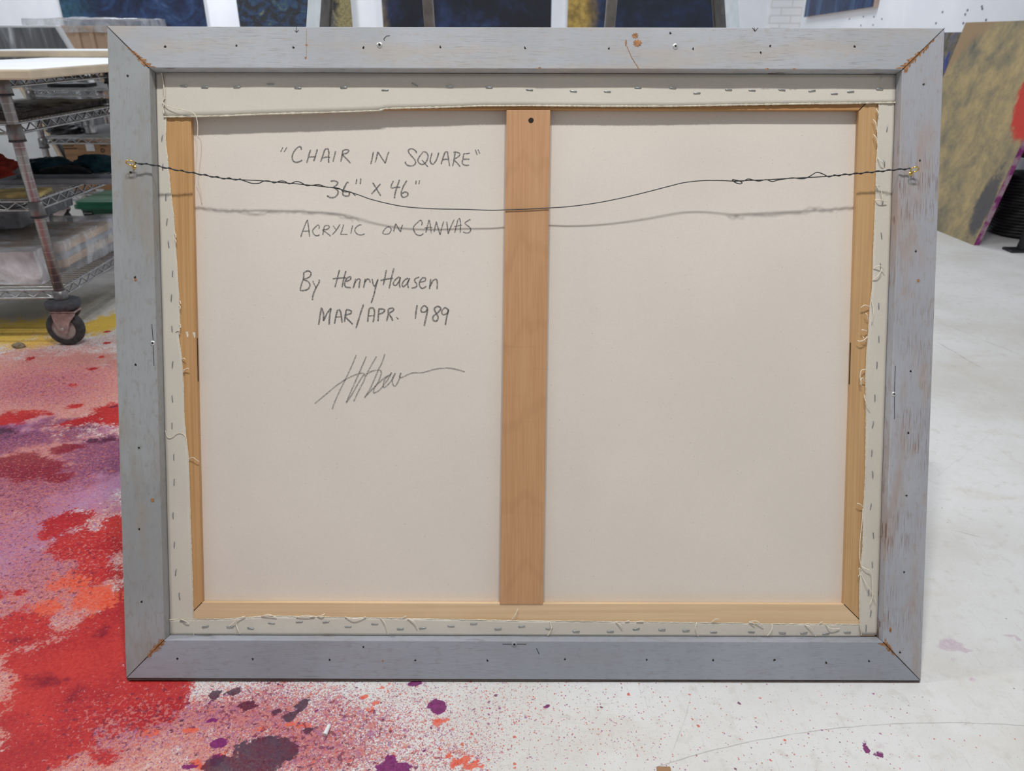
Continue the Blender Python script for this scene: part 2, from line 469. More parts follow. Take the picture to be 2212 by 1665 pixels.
mb = MB()
prof_ = [(-0.0015, 0.0003), (-0.0015, -0.0038), (-0.0085, -0.0018), (-0.0100, 0.0022)]
a_ = [Vector((-HW + 0.001, v, w)) for w, v in prof_]; b_ = [Vector((HW - 0.001, v, w)) for w, v in prof_]
mb.add(a_ + b_, [(0,1,2,3), (4,7,6,5), (0,4,5,1), (1,5,6,2), (2,6,7,3), (3,7,4,0)])
eo = mb.build('bottom_edging', plain('dark_brown_edge', (0.085, 0.062, 0.050), 0.7, 0, 0.25, 60, 0.2), rail_bottom); tag(eo, 'dark brown unpainted lower edge')
def screw(x, y, parent, star, painted=False, r=0.0047):
    p = fl(x, y); mb = MB()
    prof = [(0.0001, 0.0012), (r * 0.55, 0.0013), (r * 0.92, 0.0009), (r, 0.0002), (r, -0.0005)]
    mb.lathe(prof, p, 'z', 24)
    vs = []
    k_ = 12 if star else 8
    for k in range(k_):
        a = 2 * math.pi * k / k_; rr = r * (0.46 if k % 2 == 0 else (0.28 if star else 0.40))
        vs.append((p.x + math.cos(a) * rr, p.y + math.sin(a) * rr, 0.00145))
    mb.add(vs, [tuple(range(k_))], 1)
    o = mb.build('screw', [M['rail_bottom'] if painted else M['screw'], M['hole']], parent)
    tag(o, 'painted-over screw head' if painted else 'bright zinc screw head')
screw(820, 97, rail_top, False); screw(1459, 100, rail_top, True)
screw(330, 741, rail_left, False, r=0.0038); screw(1931, 851, rail_right, True, r=0.0038)
screw(1111, 1391, rail_bottom, False, True, 0.0045)

# ---- stretcher bars
WB, WC = -0.0212, -0.0347            # back face of the bars, face of the cloth
BU0, BU1, BV0, BV1 = -0.5398, 0.5385, 0.1215, 0.9338
e = 0.0012
oa = [(U0 + e, V1 - e), (U1 - e, V1 - e), (U1 - e, V0 + e), (U0 + e, V0 + e)]
ia = [(BU0, BV1), (BU1, BV1), (BU1, BV0), (BU0, BV0)]
ib = [(BU0 - 0.002, BV1 + 0.002), (BU1 + 0.002, BV1 + 0.002), (BU1 + 0.002, BV0 - 0.002), (BU0 - 0.002, BV0 - 0.002)]
def bar(i, j, mat):
    mb = MB(); gp = 0.0004
    mb.hexa([Vector((*oa[i], WC)), Vector((*oa[j], WC)), Vector((*ib[j], WC)), Vector((*ib[i], WC))],
            [Vector((*oa[i], WB)), Vector((*oa[j], WB)), Vector((*ia[j], WB)), Vector((*ia[i], WB))])
    return mb
def mitre_line(mb, a, b, w):
    d = (Vector(b) - Vector(a)).normalized(); nn = Vector((-d.y, d.x)) * 0.0006
    mb.add([(a[0]-nn.x, a[1]-nn.y, w), (b[0]-nn.x, b[1]-nn.y, w), (b[0]+nn.x, b[1]+nn.y, w), (a[0]+nn.x, a[1]+nn.y, w)], [(0,1,2,3)], 1)
mb = bar(0, 1, None); mb.build('stretcher_bar', [M['pine_top']], art, 0.0008, 1)
mb = bar(1, 2, None)
for c_, d_ in ((ia[1], oa[1]), (ia[2], oa[2])): mitre_line(mb, c_, d_, WB + 0.0002)
for y0_, y1_ in ((740, 830),):          # mortise slot on the inner face
    a_, b_ = fl(1838.5, y0_, -0.026), fl(1836.5, y1_, -0.026)
    mb.add([(BU1 + 0.0002, a_.y, -0.0255), (BU1 + 0.0002, b_.y, -0.0255), (BU1 + 0.0002, b_.y, -0.0285), (BU1 + 0.0002, a_.y, -0.0285)], [(0,1,2,3)], 1)
mb.build('stretcher_bar', [M['pine_right'], M['hole']], art, recalc=True)
mb = bar(2, 3, None)
mb.build('stretcher_bar', [M['pine_bottom'], M['hole']], art, 0.0006, 1)
mb = bar(3, 0, None)
mitre_line(mb, ia[3], oa[3], WB + 0.0002)
a_, b_ = fl(424.5, 730, -0.026), fl(427, 824, -0.026)
mb.add([(BU0 - 0.0003, a_.y, -0.0255), (BU0 - 0.0003, b_.y, -0.0255), (BU0 - 0.0003, b_.y, -0.0285), (BU0 - 0.0003, a_.y, -0.0285)], [(0,1,2,3)], 1)
for (px_, py_, ln) in ((404, 722, 5), (419, 723, 6)):     # two dabs of white paint
    p = fl(px_, py_, WB); mb.add([(p.x - 0.002, p.y + 0.004, WB + 0.0003), (p.x + 0.002, p.y + 0.0045, WB + 0.0003), (p.x + 0.0026, p.y - 0.003, WB + 0.0003), (p.x + 0.0004, p.y - 0.006, WB + 0.0003), (p.x - 0.001, p.y, WB + 0.0003)], [(0,1,2,3,4)], 2)
mb.build('stretcher_bar', [M['pine'], M['hole'], M['hem']], art)

# ---- cross brace
wbr = -0.0195
bc = [fl(1094, 237, wbr), fl(1189, 237, wbr), fl(1173, 1305, wbr), fl(1079.5, 1305, wbr)]
mb = MB()
mb.hexa([Vector((p.x, p.y, wbr - 0.0105)) for p in bc], [Vector((p.x, p.y, wbr)) for p in bc])
p = fl(1147, 260, wbr)
brace = mb.build('cross_brace', [M['maple']], art, 0.0009, 2)
mb = MB(); blot(mb, p, 0.0046, 0, wbr + 0.0003, 14, 0.15)
hole = mb.build('drilled_hole', [M['hole']], brace)

# ---- raw cloth
mb = MB(); nx, ny = 60, 48
vs = []
for j in range(ny + 1):
    for i in range(nx + 1):
        u = BU0 - 0.004 + (BU1 - BU0 + 0.008) * i / nx; v = BV0 - 0.004 + (BV1 - BV0 + 0.008) * j / ny
        w = WC + 0.0006 * mnoise.noise(Vector((u * 4, v * 4, 3))) - 0.0004
        vs.append((u, v, w))
mb.add(vs, [(j*(nx+1)+i, j*(nx+1)+i+1, (j+1)*(nx+1)+i+1, (j+1)*(nx+1)+i) for j in range(ny) for i in range(nx)], 0, True)
# painted front side
vs2 = [(u, v, -0.0372) for (u, v) in oa]
mb.add(vs2, [(0,1,2,3)], 0)
cloth = mb.build('canvas', M['canvas'], art, recalc=False)

# ---- folded edges of the cloth, each stapled to its bar
def flap(edge_px, outer, w, axis, hem=0.0, n=160, seed=1, lift=0.0006):
    """edge_px: inner edge in photo pixels; outer: u or v of the edge under the frame"""
    pts = [fl(x, y, w) for x, y in edge_px]
    key = 0 if axis == 'u' else 1
    pts.sort(key=lambda p: p[key])
    ks = [p[key] for p in pts]; es = [p[1 - key] for p in pts]
    mb = MB(); vs = []; rows = 7
    for i in range(n + 1):
        s_ = ks[0] + (ks[-1] - ks[0]) * i / n
        ed = interp(s_, ks, es) + 0.0006 * mnoise.noise(Vector((s_ * 60, seed, 0)))
        for j in range(rows + 1):
            f = j / rows
            c_ = outer + (ed - outer) * f
            ww = w + 0.0010 * mnoise.noise(Vector((s_ * 14, c_ * 20, seed))) + lift * f * f
            vs.append((s_, c_, ww) if axis == 'u' else (c_, s_, ww))
    fs = [(i*(rows+1)+j, (i+1)*(rows+1)+j, (i+1)*(rows+1)+j+1, i*(rows+1)+j+1) for i in range(n) for j in range(rows)]
    mb.add(vs, fs, 0, True)
    o = mb.build('canvas_flap', M['canvas_flap'], art, recalc=False)
    so = o.modifiers.new('cloth_thickness', 'SOLIDIFY'); so.thickness = 0.0009; so.offset = 0.0
    hm = MB()
    pp = [Vector((s_, interp(s_, ks, es), w + lift + 0.0002)) if axis == 'u' else Vector((interp(s_, ks, es), s_, w + lift + 0.0002)) for s_ in np.linspace(ks[0], ks[-1], 420 if hem else 260)]
    r0 = hem if hem else 0.0007
    hm.tube(pp, [r0 * (0.6 + 0.8 * random.random()) for _ in pp], 6)
    h_ = hm.build('selvage' if hem else 'frayed_edge', M['hem'], o)
    return o
LE = [(354,252),(358,300),(363,349),(369,412),(372.5,440),(376,469),(382,564),(387.5,647),(389.5,702),(386.5,730),(393,771),(396.6,827),(398.5,900),(402,941),(407.6,984),(411,1096),(413.7,1179),(416.6,1258),(418.4,1337),(419,1371)]
RE = [(1898,225),(1897,249),(1894.5,281),(1895.6,312),(1892,357),(1891.6,404),(1890.5,440),(1887.5,509),(1885.7,560),(1883.6,620),(1878.5,665),(1875.5,716),(1871.6,764),(1869.5,815),(1870,875),(1870,941),(1868.8,1024),(1865,1094),(1863,1185),(1858,1233),(1856,1286),(1856.6,1345),(1860,1371)]
BE = [(367,1338),(419.5,1337),(487,1336),(582,1329.5),(691,1332),(792.5,1333),(877,1335),(980,1337),(1115,1340),(1251,1341),(1387,1343),(1522,1344),(1658,1346.5),(1752,1347),(1860,1348)]
TE = [(354,253),(425,252),(480,251),(560,247.5),(680,244),(760,241.5),(820,239),(832,235),(960,232),(1040,229),(1150,228.5),(1300,230),(1450,230),(1600,227),(1750,224.5),(1850,223.5),(1933,222)]
LE = [(360, 157), (360, 251)] + LE[1:]
w_l, w_b, w_r, w_t = -0.0208, -0.0203, -0.0197, -0.0191
f_left = flap(LE, U0 + 0.0009, w_l, 'v', seed=1)
f_right = flap([(1899, 165)] + RE, U1 - 0.0009, w_r, 'v', seed=2)
f_bottom = flap(BE, V0 + 0.0009, w_b, 'u', seed=3)
f_top = flap(TE, V1 - 0.0009, w_t, 'u', hem=0.0012, seed=4, lift=0.0008)
tag(f_top, 'wide top fold with a fluffy selvage edge'); tag(f_bottom, 'bottom fold with a frayed edge'); tag(f_left, 'left fold, narrow, cut on a slant'); tag(f_right, 'right fold with loose threads')

def staple(x, y, flap_o, w, ang, L=0.0100):
    p = fl(x, y, w + 0.0008); mb = MB()
    d = Vector((math.cos(ang), math.sin(ang), 0))
    q = [p - d*L/2 + Vector((0,0,-0.0022)), p - d*L/2 + Vector((0,0,0.0005)), p - d*L*0.42 + Vector((0,0,0.0010)), p + d*L*0.42 + Vector((0,0,0.0010)), p + d*L/2 + Vector((0,0,0.0005)), p + d*L/2 + Vector((0,0,-0.0022))]
    mb.tube(q, 0.00068, 6)
    mb.build('staple', M['staple'], flap_o)
rs = random.Random(21)
TOPS = [(397,186),(442.6,188.7),(512,187.7),(584,182),(643.4,189.7),(742.6,189),(832,194.5),(896,183),(972,187),(1056.7,189),(1143.8,194),(1238.7,197),(1312,198),(1378,190),(1453,189.6),(1505.5,201),(1573.7,193.5),(1624.6,195.5),(1689,194),(1754,196),(1802,202.6),(1837.4,198),(1900,192)]
for (x, y) in TOPS: staple(x, y, f_top, w_t, -0.45 if x == 896 else rs.uniform(-0.12, 0.08), 0.0105)
for (x, y) in [(342.6,298),(344,360),(350.7,426),(361,479),(364.5,527),(373.4,591),(370.6,643),(372,710),(373,787),(372.5,861),(372,919.6),(376,987),(376.6,1041),(374.4,1113),(377,1176.6),(380,1236),(387.8,1287)]:
    staple(x + (8 if x < 352 else 0), y, f_left, w_l, math.pi/2 + rs.uniform(-0.15, 0.1))
for (x, y) in [(1916,277),(1910,353),(1906.6,436),(1903.7,509),(1901.6,575),(1897.7,661),(1898,732),(1894,788),(1889.6,859),(1885.4,916.6),(1882.8,978),(1885,1024.5),(1880.7,1093.5),(1886,1156),(1883.8,1219),(1875.8,1279.5),(1880.7,1324),(1870.6,1356)]:
    staple(x, y, f_right, w_r, math.pi/2 + rs.uniform(-0.2, 0.15))
for (x, y) in [(396,1341),(443.6,1352.6),(497,1353),(541.6,1356),(586.4,1345.5),(646.7,1342.4),(704.4,1342.7),(752,1352.6),(809.5,1347),(864.8,1357),(913,1355.6),(974,1351.5),(1023.4,1346),(1076,1357),(1126.8,1352),(1186,1357),(1244.5,1362.7),(1318.4,1363),(1374.4,1357.7),(1430,1359),(1482,1361),(1541.5,1364.4),(1623,1364),(1690,1366),(1736.6,1366),(1784,1368),(1830.6,1364.6)]:
    staple(x, y, f_bottom, w_b, rs.uniform(-0.12, 0.16), 0.0108)

# ---- loose threads
def thread(px, ws, parent, r=0.00055):
    n = len(px); ww = ws if isinstance(ws, (list, tuple)) else [ws] * n
    pts = smooth_line([fl(x, y, w) for (x, y), w in zip(px, ww)], 5)
    mb = MB(); mb.tube(pts, r, 6); mb.build('loose_thread', M['thread'], parent)
wl, wr_, wb_ = w_l + 0.0022, w_r + 0.0024, w_b + 0.0022
thread([(349,158),(353,180),(355,205),(353,214),(356,212),(351,219),(354,225),(352,232),(354,245)], -0.0168, f_top, 0.0009)
thread([(350,222),(362,229),(385,235),(405,239),(420,246),(426,262),(427,285),(424,330),(422,370)], [-0.017,-0.015,-0.013,-0.012,-0.012,-0.013,-0.015,-0.018,-0.021], f_top, 0.0006)
thread([(425,375),(430,395),(433,415),(436,438)], [-0.022,-0.026,-0.030,-0.033], cloth, 0.0006)
thread([(357,930),(362,944),(372,944),(383,936),(395,937),(402,948),(403,958)], wl, f_left)
thread([(408,990),(417,988),(424,993),(430,997)], [wl, wl+0.003, wl+0.003, wl+0.001], f_left)
for (a, b) in (((377,505),(380,512)),((378,518),(380,524)),((387,650),(390,656)),((387,660),(389,667)),((388,700),(390,708)),((386,722),(388,712)),((393,775),(400,776)),((395,805),(398,798)),((396,800),(408,796))):
    thread([a, ((a[0]+b[0])/2 + 1, (a[1]+b[1])/2 - 2), b], [wl, wl + 0.002, wl + 0.003], f_left, 0.0007)
thread([(379,716),(386,714),(388,722)], wl, f_left, 0.0007)
for pts in ([(1893,235),(1897,243),(1898,250)],[(1886,258),(1892,266),(1893,280)],[(1887,290),(1893,298),(1895,309)],[(1896,340),(1903,348),(1909,355)],
            [(1892,400),(1901,404),(1904,412),(1908,436)],[(1890,432),(1900,432),(1916,434)],[(1887,580),(1897,574),(1906,577),(1911,587)],[(1885,605),(1896,596),(1903,586),(1904,578)],
            [(1878,662),(1868,659),(1860,664)],[(1875,690),(1873,680),(1870,676)],[(1873,715),(1866,713),(1861,712)],[(1873,727),(1868,733),(1858,737),(1852,735)],[(1871,738),(1866,730),(1864,727)],
            [(1869,798),(1861,800),(1858,812),(1860,826),(1861,832)],[(1869,824),(1862,816),(1859,830)],[(1867,852),(1870,866),(1880,883)],[(1883,650),(1887,670),(1884,695)],
            [(1865,1095),(1858,1089),(1851,1087)],[(1864,1098),(1862,1130),(1858,1165),(1857,1200),(1860,1222)],[(1858,1222),(1870,1228),(1882,1235),(1885,1260),(1885,1285),(1880,1305)],[(1860,1240),(1872,1262),(1885,1280),(1892,1300)],
            [(1861,1230),(1856,1227),(1857,1238),(1854,1245)]):
    thread(pts, [wr_] + [wr_ + 0.0035] * (len(pts) - 2) + [wr_ + 0.002], f_right, 0.0007)
for pts in ([(390,1337),(400,1341),(408,1346)],[(495,1353),(508,1342),(514,1335),(530,1331)],[(508,1343),(514,1360),(519,1369)],[(565,1331),(580,1327),(597,1333)],[(640,1333),(660,1329),(680,1331)],[(685,1331),(695,1329),(702,1325)],
            [(745,1332),(760,1336),(772,1336),(790,1332)],[(822,1334),(832,1346),(838,1370)],[(870,1334),(878,1330)],[(880,1336),(895,1343),(901,1357)],[(1106,1337),(1114,1327),(1119,1314)],
            [(1188,1342),(1191,1358),(1183,1373)],[(1330,1343),(1341,1350),(1344,1358)],[(1350,1343),(1360,1340)],[(1375,1343),(1390,1341)],[(1505,1344),(1503,1356),(1508,1374)],[(1538,1343),(1546,1337),(1553,1337)],
            [(1618,1344),(1628,1346),(1630,1351)],[(1618,1343),(1632,1341),(1643,1347),(1649,1354)],[(1668,1347),(1667,1360),(1658,1373)],[(1738,1349),(1752,1356),(1762,1374)],[(1770,1347),(1777,1342)],[(1784,1349),(1795,1358),(1814,1357)]):
    thread(pts, [wb_] + [wb_ + 0.003] * (len(pts) - 2) + [wb_ + 0.001], f_bottom, 0.0007)

# ---- hanging wire between two brass eyes
def wdepth(x): return interp(x, [283,350,420,470,560,800,1050,1095,1185,1400,1585,1800,1890,1975], [0.012,0.0068,-0.001,-0.0024,-0.0057,-0.0117,-0.0165,-0.0175,-0.0175,-0.0083,-0.0017,-0.002,-0.0012,0.009])
main_px = [(290,352),(330,356),(370,365),(420,374),(475,384),(520,388),(560,390),(600,393.5),(640,397),(680,401),(715,405),(740,410),(775,421),(800,430),(840,440),(880,447),(940,451),(1000,452),(1060,454),(1095,453),(1140,451.5),(1186,449),(1230,446),(1290,438),(1350,426),(1400,414),(1450,401),(1480,394),(1520,390),(1560,390),(1585,391),(1620,389.5),(1660,388),(1700,385.5),(1740,383.5),(1770,382),(1800,379.5),(1850,375),(1900,370),(1940,366),(1968,364)]
pts = smooth_line([fl(x, y, wdepth(x)) for x, y in main_px], 8)
mb = MB(); mb.tube(pts, 0.00078, 8)
def twist(x0, x1, turns, amp, extra=None):
    xs = [p.x for p in pts]; out = []
    n = int(turns * 14)
    for i in range(n + 1):
        x = x0 + (x1 - x0) * i / n
        yy = interp(x, [p[0] for p in main_px], [p[1] for p in main_px])
        p = fl(x, yy, wdepth(x)); a = 2 * math.pi * turns * i / n
        am = amp(x) if callable(amp) else amp
        out.append(p + Vector((0, math.cos(a) * am, math.sin(a) * am * 0.8)))
    return out
mb.tube(twist(290, 520, 9, 0.0013), 0.0008, 8)
loop1 = [(520,388),(532,392),(545,396),(560,395.5),(570,391),(582,391),(592,395),(605,391),(616,392),(625,397),(640,392),(652,395),(662,401),(675,400),(690,399),(705,404),(722,405),(735,408),(742,414),(758,415),(768,423)]
mb.tube(smooth_line([fl(x, y, wdepth(x) + 0.0012) for x, y in loop1], 6), 0.0008, 8)
mb.tube(twist(1800, 1966, 7, 0.0013), 0.0008, 8)
loop2 = [(1800,379.5),(1790,382),(1780,377),(1770,373),(1762,373),(1752,379),(1740,385),(1728,386),(1712,384),(1695,386.5),(1680,389),(1668,392),(1655,388),(1640,391),(1628,389),(1616,386.5),(1605,391),(1590,389),(1582,388),(1588,394),(1598,397),(1603,395),(1597,391),(1586,392)]
mb.tube(smooth_line([fl(x, y, wdepth(x) + 0.0012) for x, y in loop2], 6), 0.0008, 8)
wire = mb.build('hanging_wire', M['wire'], art)
def eye(x, y, sx):
    mb = MB(); c_ = fl(x, y, 0.0115); R = 0.0058
    ring = []
    for k in range(20):
        a = 2 * math.pi * k / 20
        ring.append(c_ + Vector((math.cos(a) * R * sx, math.sin(a) * R * 0.45, math.sin(a) * R * 0.85)))
    mb.tube(ring, 0.0011, 8, closed=True)
    mb.tube([c_ + Vector((0, -0.0035, -0.0055)), c_ + Vector((0, -0.004, -0.0115))], 0.0012, 8)
    mb.lathe([(0.0001, 0.001), (0.003, 0.0009), (0.0034, 0)], c_ + Vector((0, -0.004, -0.0115)), 'z', 14)
    o = mb.build('screw_eye', M['brass'], art); tag(o, 'brass screw eye')
eye(282, 352, 1.15); eye(1976, 366, 1.05)

# ---- pencil writing on the raw cloth, one piece per line
def Z(base, sc, lines, wpx=3.4):
    return [([(base[0] + x / sc, base[1] + y / sc) for x, y in L], wpx) for L in lines]
zA, zB, zC, zD, zE, zF = ((590,300),9.217), ((780,300),7.9), ((630,460),10.055), ((810,460),9.617), ((630,570),6.703), ((670,750),6.32)
line_title = Z(*zA, [[(195,165),(150,255)],[(275,165),(215,260)],
 [(560,220),(555,175),(525,155),(470,185),(410,260),(380,340),(385,410),(420,455),(475,465),(540,445),(580,420)],
 [(745,215),(705,345),(670,480)],[(880,205),(845,330),(808,445)],[(705,360),(780,355),(855,352)],
 [(1025,215),(990,330),(945,455)],[(1025,215),(1060,195),(1095,205),(1110,280),(1100,360),(1108,475)],[(990,375),(1060,362),(1135,368)],
 [(1245,240),(1220,340),(1190,455)],[(1385,240),(1370,340),(1345,460)],[(1375,240),(1430,215),(1495,218),(1500,250),(1450,290),(1380,310),(1450,385),(1540,480)]], 3.5)
line_title += Z(*zB, [[(210,215),(190,320),(165,430)],[(285,215),(265,310),(238,405)],[(285,220),(340,305),(412,415)],[(412,415),(440,310),(465,235),(480,230)],
 [(945,245),(940,215),(890,175),(845,168),(810,190),(815,235),(860,290),(910,350),(930,400),(905,445),(850,460),(795,450),(755,410),(760,385)],
 [(1065,215),(1010,280),(970,350),(985,405),(1035,435),(1090,415),(1130,350),(1140,280),(1110,230),(1065,215)],[(1040,360),(1090,420),(1145,478)],
 [(1213,235),(1190,310),(1180,380),(1215,430),(1265,390),(1300,320),(1325,230)],
 [(1475,215),(1430,235),(1395,330),(1365,430)],[(1475,215),(1490,330),(1510,465)],[(1375,358),(1440,345),(1500,350)],
 [(1605,210),(1590,330),(1562,465)],[(1575,228),(1640,225),(1685,260),(1650,310),(1585,350),(1640,410),(1692,475)],
 [(1755,245),(1740,330),(1725,400),(1750,440),(1800,450),(1845,443)],[(1755,250),(1810,250),(1860,240)],[(1745,345),(1800,345),(1850,345)],
 [(1950,180),(1980,270)],[(1995,180),(2025,250)]], 3.3)
line_size = Z(*zA, [[(1140,845),(1200,835),(1265,850),(1285,880),(1250,930),(1210,960),(1270,1010),(1295,1060),(1265,1125),(1210,1165),(1140,1165),(1070,1130)],
 [(1505,870),(1470,870),(1420,960),(1385,1060),(1400,1120),(1460,1140),(1510,1120),(1515,1060),(1480,1045)],[(1665,795),(1650,900)],[(1745,785),(1735,900)]], 3.9)
line_size += Z(*zB, [[(200,745),(260,850),(335,970)],[(330,765),(250,860),(175,940)],[(550,710),(510,825),(590,828),(670,825)],[(655,695),(610,830),(580,930),(568,1015)],
 [(780,710),(720,810),(685,920),(700,985),(740,995),(790,970),(795,925),(750,905),(700,930)],[(940,710),(932,775)],[(998,705),(985,775)]], 3.6)
line_medium = Z(*zC, [[(345,150),(310,210),(240,390),(195,525)],[(345,150),(365,300),(390,520)],[(240,395),(320,392),(395,392)],
 [(590,345),(600,300),(575,260),(520,300),(460,370),(465,430),(505,480),(555,495),(610,470)],
 [(715,275),(690,380),(675,480)],[(705,280),(770,270),(820,290),(800,335),(740,360),(675,370),(760,430),(850,505)],
 [(895,270),(970,370)],[(1050,245),(970,370),(880,475)],[(1130,245),(1095,370),(1060,465)],[(1060,465),(1130,465),(1215,467)],[(1325,265),(1300,370),(1285,450)],
 [(1520,255),(1460,265),(1400,310),(1370,370),(1395,430),(1450,470),(1520,475),(1590,452)]], 2.8)
line_medium += Z(*zD, [[(250,290),(200,340),(165,400),(175,430),(230,440),(290,425),(330,370),(330,320),(300,290),(250,290)],
 [(430,220),(405,310),(385,395)],[(430,220),(480,310),(530,395)],[(530,395),(550,310),(575,240)],
 [(965,260),(980,200),(950,150),(880,200),(820,260),(795,320),(820,390),(860,445),(915,465),(970,455),(1005,425)],
 [(1120,145),(1095,250),(1055,410)],[(1125,140),(1150,250),(1170,425)],[(1030,310),(1110,300),(1190,298)],
 [(1275,175),(1250,280),(1225,395)],[(1275,180),(1310,310),(1350,455)],[(1355,455),(1385,310),(1430,170)],
 [(1490,180),(1505,300),(1520,435)],[(1520,435),(1570,300),(1645,135)],[(1720,145),(1690,270),(1655,410)],[(1755,105),(1775,200),(1770,415)],[(1720,145),(1755,105)],[(1640,280),(1720,265),(1810,250)],
 [(1985,130),(1930,160),(1870,205),(1900,245),(1960,290),(1990,345),(1960,400),(1900,415),(1830,395)]], 2.8)
line_name = Z(*zE, [[(175,130),(170,210),(140,300),(120,385)],[(165,130),(235,100),(280,130),(265,180),(215,210),(170,225),(230,250),(265,300),(240,360),(180,385),(120,385)],
 [(305,245),(350,345)],[(400,225),(395,270),(350,350),(310,450),(300,525)],
 [(692,85),(660,210),(625,340)],[(785,100),(750,230),(730,340)],[(595,215),(680,205),(790,200)],
 [(790,255),(850,225),(850,185),(800,210),(770,270),(780,330),(860,345)],[(925,215),(910,290),(890,350)],[(900,300),(950,225),(990,225),(980,290),(975,350)],
 [(1065,215),(1055,280),(1040,345)],[(1055,270),(1095,220),(1130,235),(1135,270)],[(1165,215),(1180,290),(1205,320),(1250,220)],[(1250,220),(1215,340),(1190,450),(1150,570)],
 [(1370,85),(1350,200),(1325,310)],[(1480,60),(1445,200),(1412,355)],[(1285,238),(1370,220),(1470,205)],
 [(1560,185),(1500,230),(1470,290),(1510,310),(1555,250),(1575,190)],[(1575,190),(1560,280),(1570,345)],[(1690,205),(1640,230),(1600,290),(1620,330),(1670,280),(1710,205)],[(1710,205),(1680,280),(1690,350)],
 [(1845,190),(1790,215),(1780,250),(1810,290),(1800,335),(1735,350)],[(1860,265),(1930,245),(1935,205),(1890,205),(1850,270),(1860,330),(1900,355),(1950,320)],
 [(2015,215),(2005,290),(1995,365)],[(2000,330),(2050,240),(2095,225),(2110,280),(2105,365)]], 3.5)
line_date = Z(*zE, [[(430,630),(410,750),(390,880)],[(435,635),(460,720),(460,825)],[(460,825),(510,720),(570,640)],[(570,640),(550,760),(540,880)],
 [(665,660),(640,760),(620,865)],[(680,655),(710,700),(730,850)],[(630,770),(720,765)],[(790,660),(775,760),(765,840)],[(790,660),(860,680),(850,720),(770,750),(830,820),(885,875)],
 [(1040,585),(990,740),(930,935)],[(1125,640),(1110,740),(1100,840)],[(1125,640),(1180,640),(1200,700),(1180,845)],[(1110,755),(1190,745)],
 [(1265,645),(1255,740),(1250,830)],[(1260,650),(1340,660),(1330,700),(1260,730)],[(1400,650),(1395,740),(1375,830)],[(1400,650),(1460,640),(1475,670),(1410,720),(1440,770),(1465,825)],
 [(1515,770),(1545,800)],[(1818,595),(1800,700),(1790,795)],[(1970,640),(1920,605),(1875,650),(1885,695),(1940,690),(1970,650),(1945,780),(1918,900)],
 [(2155,630),(2110,615),(2065,650),(2090,710),(2120,770),(2100,825),(2050,815),(2050,760),(2110,710),(2155,660),(2155,630)]], 3.9)
line_date += Z((560,290), 2.643, [[(1078,1000),(1060,990),(1042,1010),(1050,1030),(1075,1020),(1080,1000),(1068,1055),(1062,1090)]], 3.5)
line_sign = Z(*zF, [[(630,105),(560,270),(480,440),(400,600),(330,760),(300,850)],[(60,770),(200,655),(330,545),(450,460),(560,400),(680,355),(735,355)],
 [(765,125),(700,280),(620,460),(540,640),(490,760)],[(490,760),(560,660),(640,520),(700,420),(745,365),(740,440),(690,540),(640,640),(595,740)],
 [(905,125),(850,220),(790,330),(760,400)],[(770,365),(850,325),(950,315),(970,360),(930,470),(870,570),(865,630)],[(1020,90),(980,210),(930,310),(880,430),(820,560),(740,690)],
 [(740,690),(850,570),(1000,430),(1100,370)],
 [(865,630),(940,590),(1000,520),(1060,440),(1110,345),(1090,380),(1030,420),(1000,500),(1010,550),(1090,480),(1140,400),(1160,355),(1125,430),(1125,500),(1160,530),(1210,450),(1240,355),(1220,390),(1235,420)],
 [(1235,420),(1300,390),(1400,350),(1540,345),(1700,300),(1850,285),(1960,295),(2110,335)]], 3.6)
def words(lines, gap=13):
    L = sorted(lines, key=lambda l: min(p[0] for p in l[0])); out = []; right = -1e9
    for l in L:
        x0 = min(p[0] for p in l[0]); x1 = max(p[0] for p in l[0])
        if x0 > right + gap: out.append([])
        out[-1].append(l); right = max(right, x1)
    return out
def write(lines, lab, mat='graphite'):
    for wd in words(lines): write_word(wd, lab, mat)
def write_word(lines, lab, mat):
    mb = MB(); k = 0
    for L, wpx in lines:
        w = WC; lay = 0.00015 + (k % 7) * 0.00002; k += 1
        q = smooth_line([Vector((x, y, 0)) for x, y in L], 6)
        n = len(q); vs = []
        for i, p in enumerate(q):
            d = (q[min(i+1, n-1)] - q[max(i-1, 0)])
            d = d.normalized() if d.length > 0 else Vector((1, 0, 0))
            nn = Vector((-d.y, d.x, 0)) * (wpx - 0.3) * 0.5 * (1.0 + 0.22 * mnoise.noise(p * 0.11)) * (0.75 if i in (0, n-1) else 1)
            for e_ in (fl(p.x + nn.x, p.y + nn.y, w), fl(p.x - nn.x, p.y - nn.y, w)):
                e_.z = WC + 0.0006 * mnoise.noise(Vector((e_.x * 4, e_.y * 4, 3))) - 0.0004 + lay
                vs.append(e_)
        mb.add(vs, [(2*i, 2*i+1, 2*i+3, 2*i+2) for i in range(n - 1)], 0)
    o = mb.build('pencil_writing', M[mat], cloth); tag(o, lab)
write(line_title, 'grey pencil title in quotation marks'); write(line_size, 'grey pencil size in inches'); write(line_medium, 'grey pencil line naming the medium')
write(line_name, 'grey pencil line naming the painter'); write(line_date, 'grey pencil date'); write(line_sign, 'slanted pale grey pencil signature', 'graphite_pale')

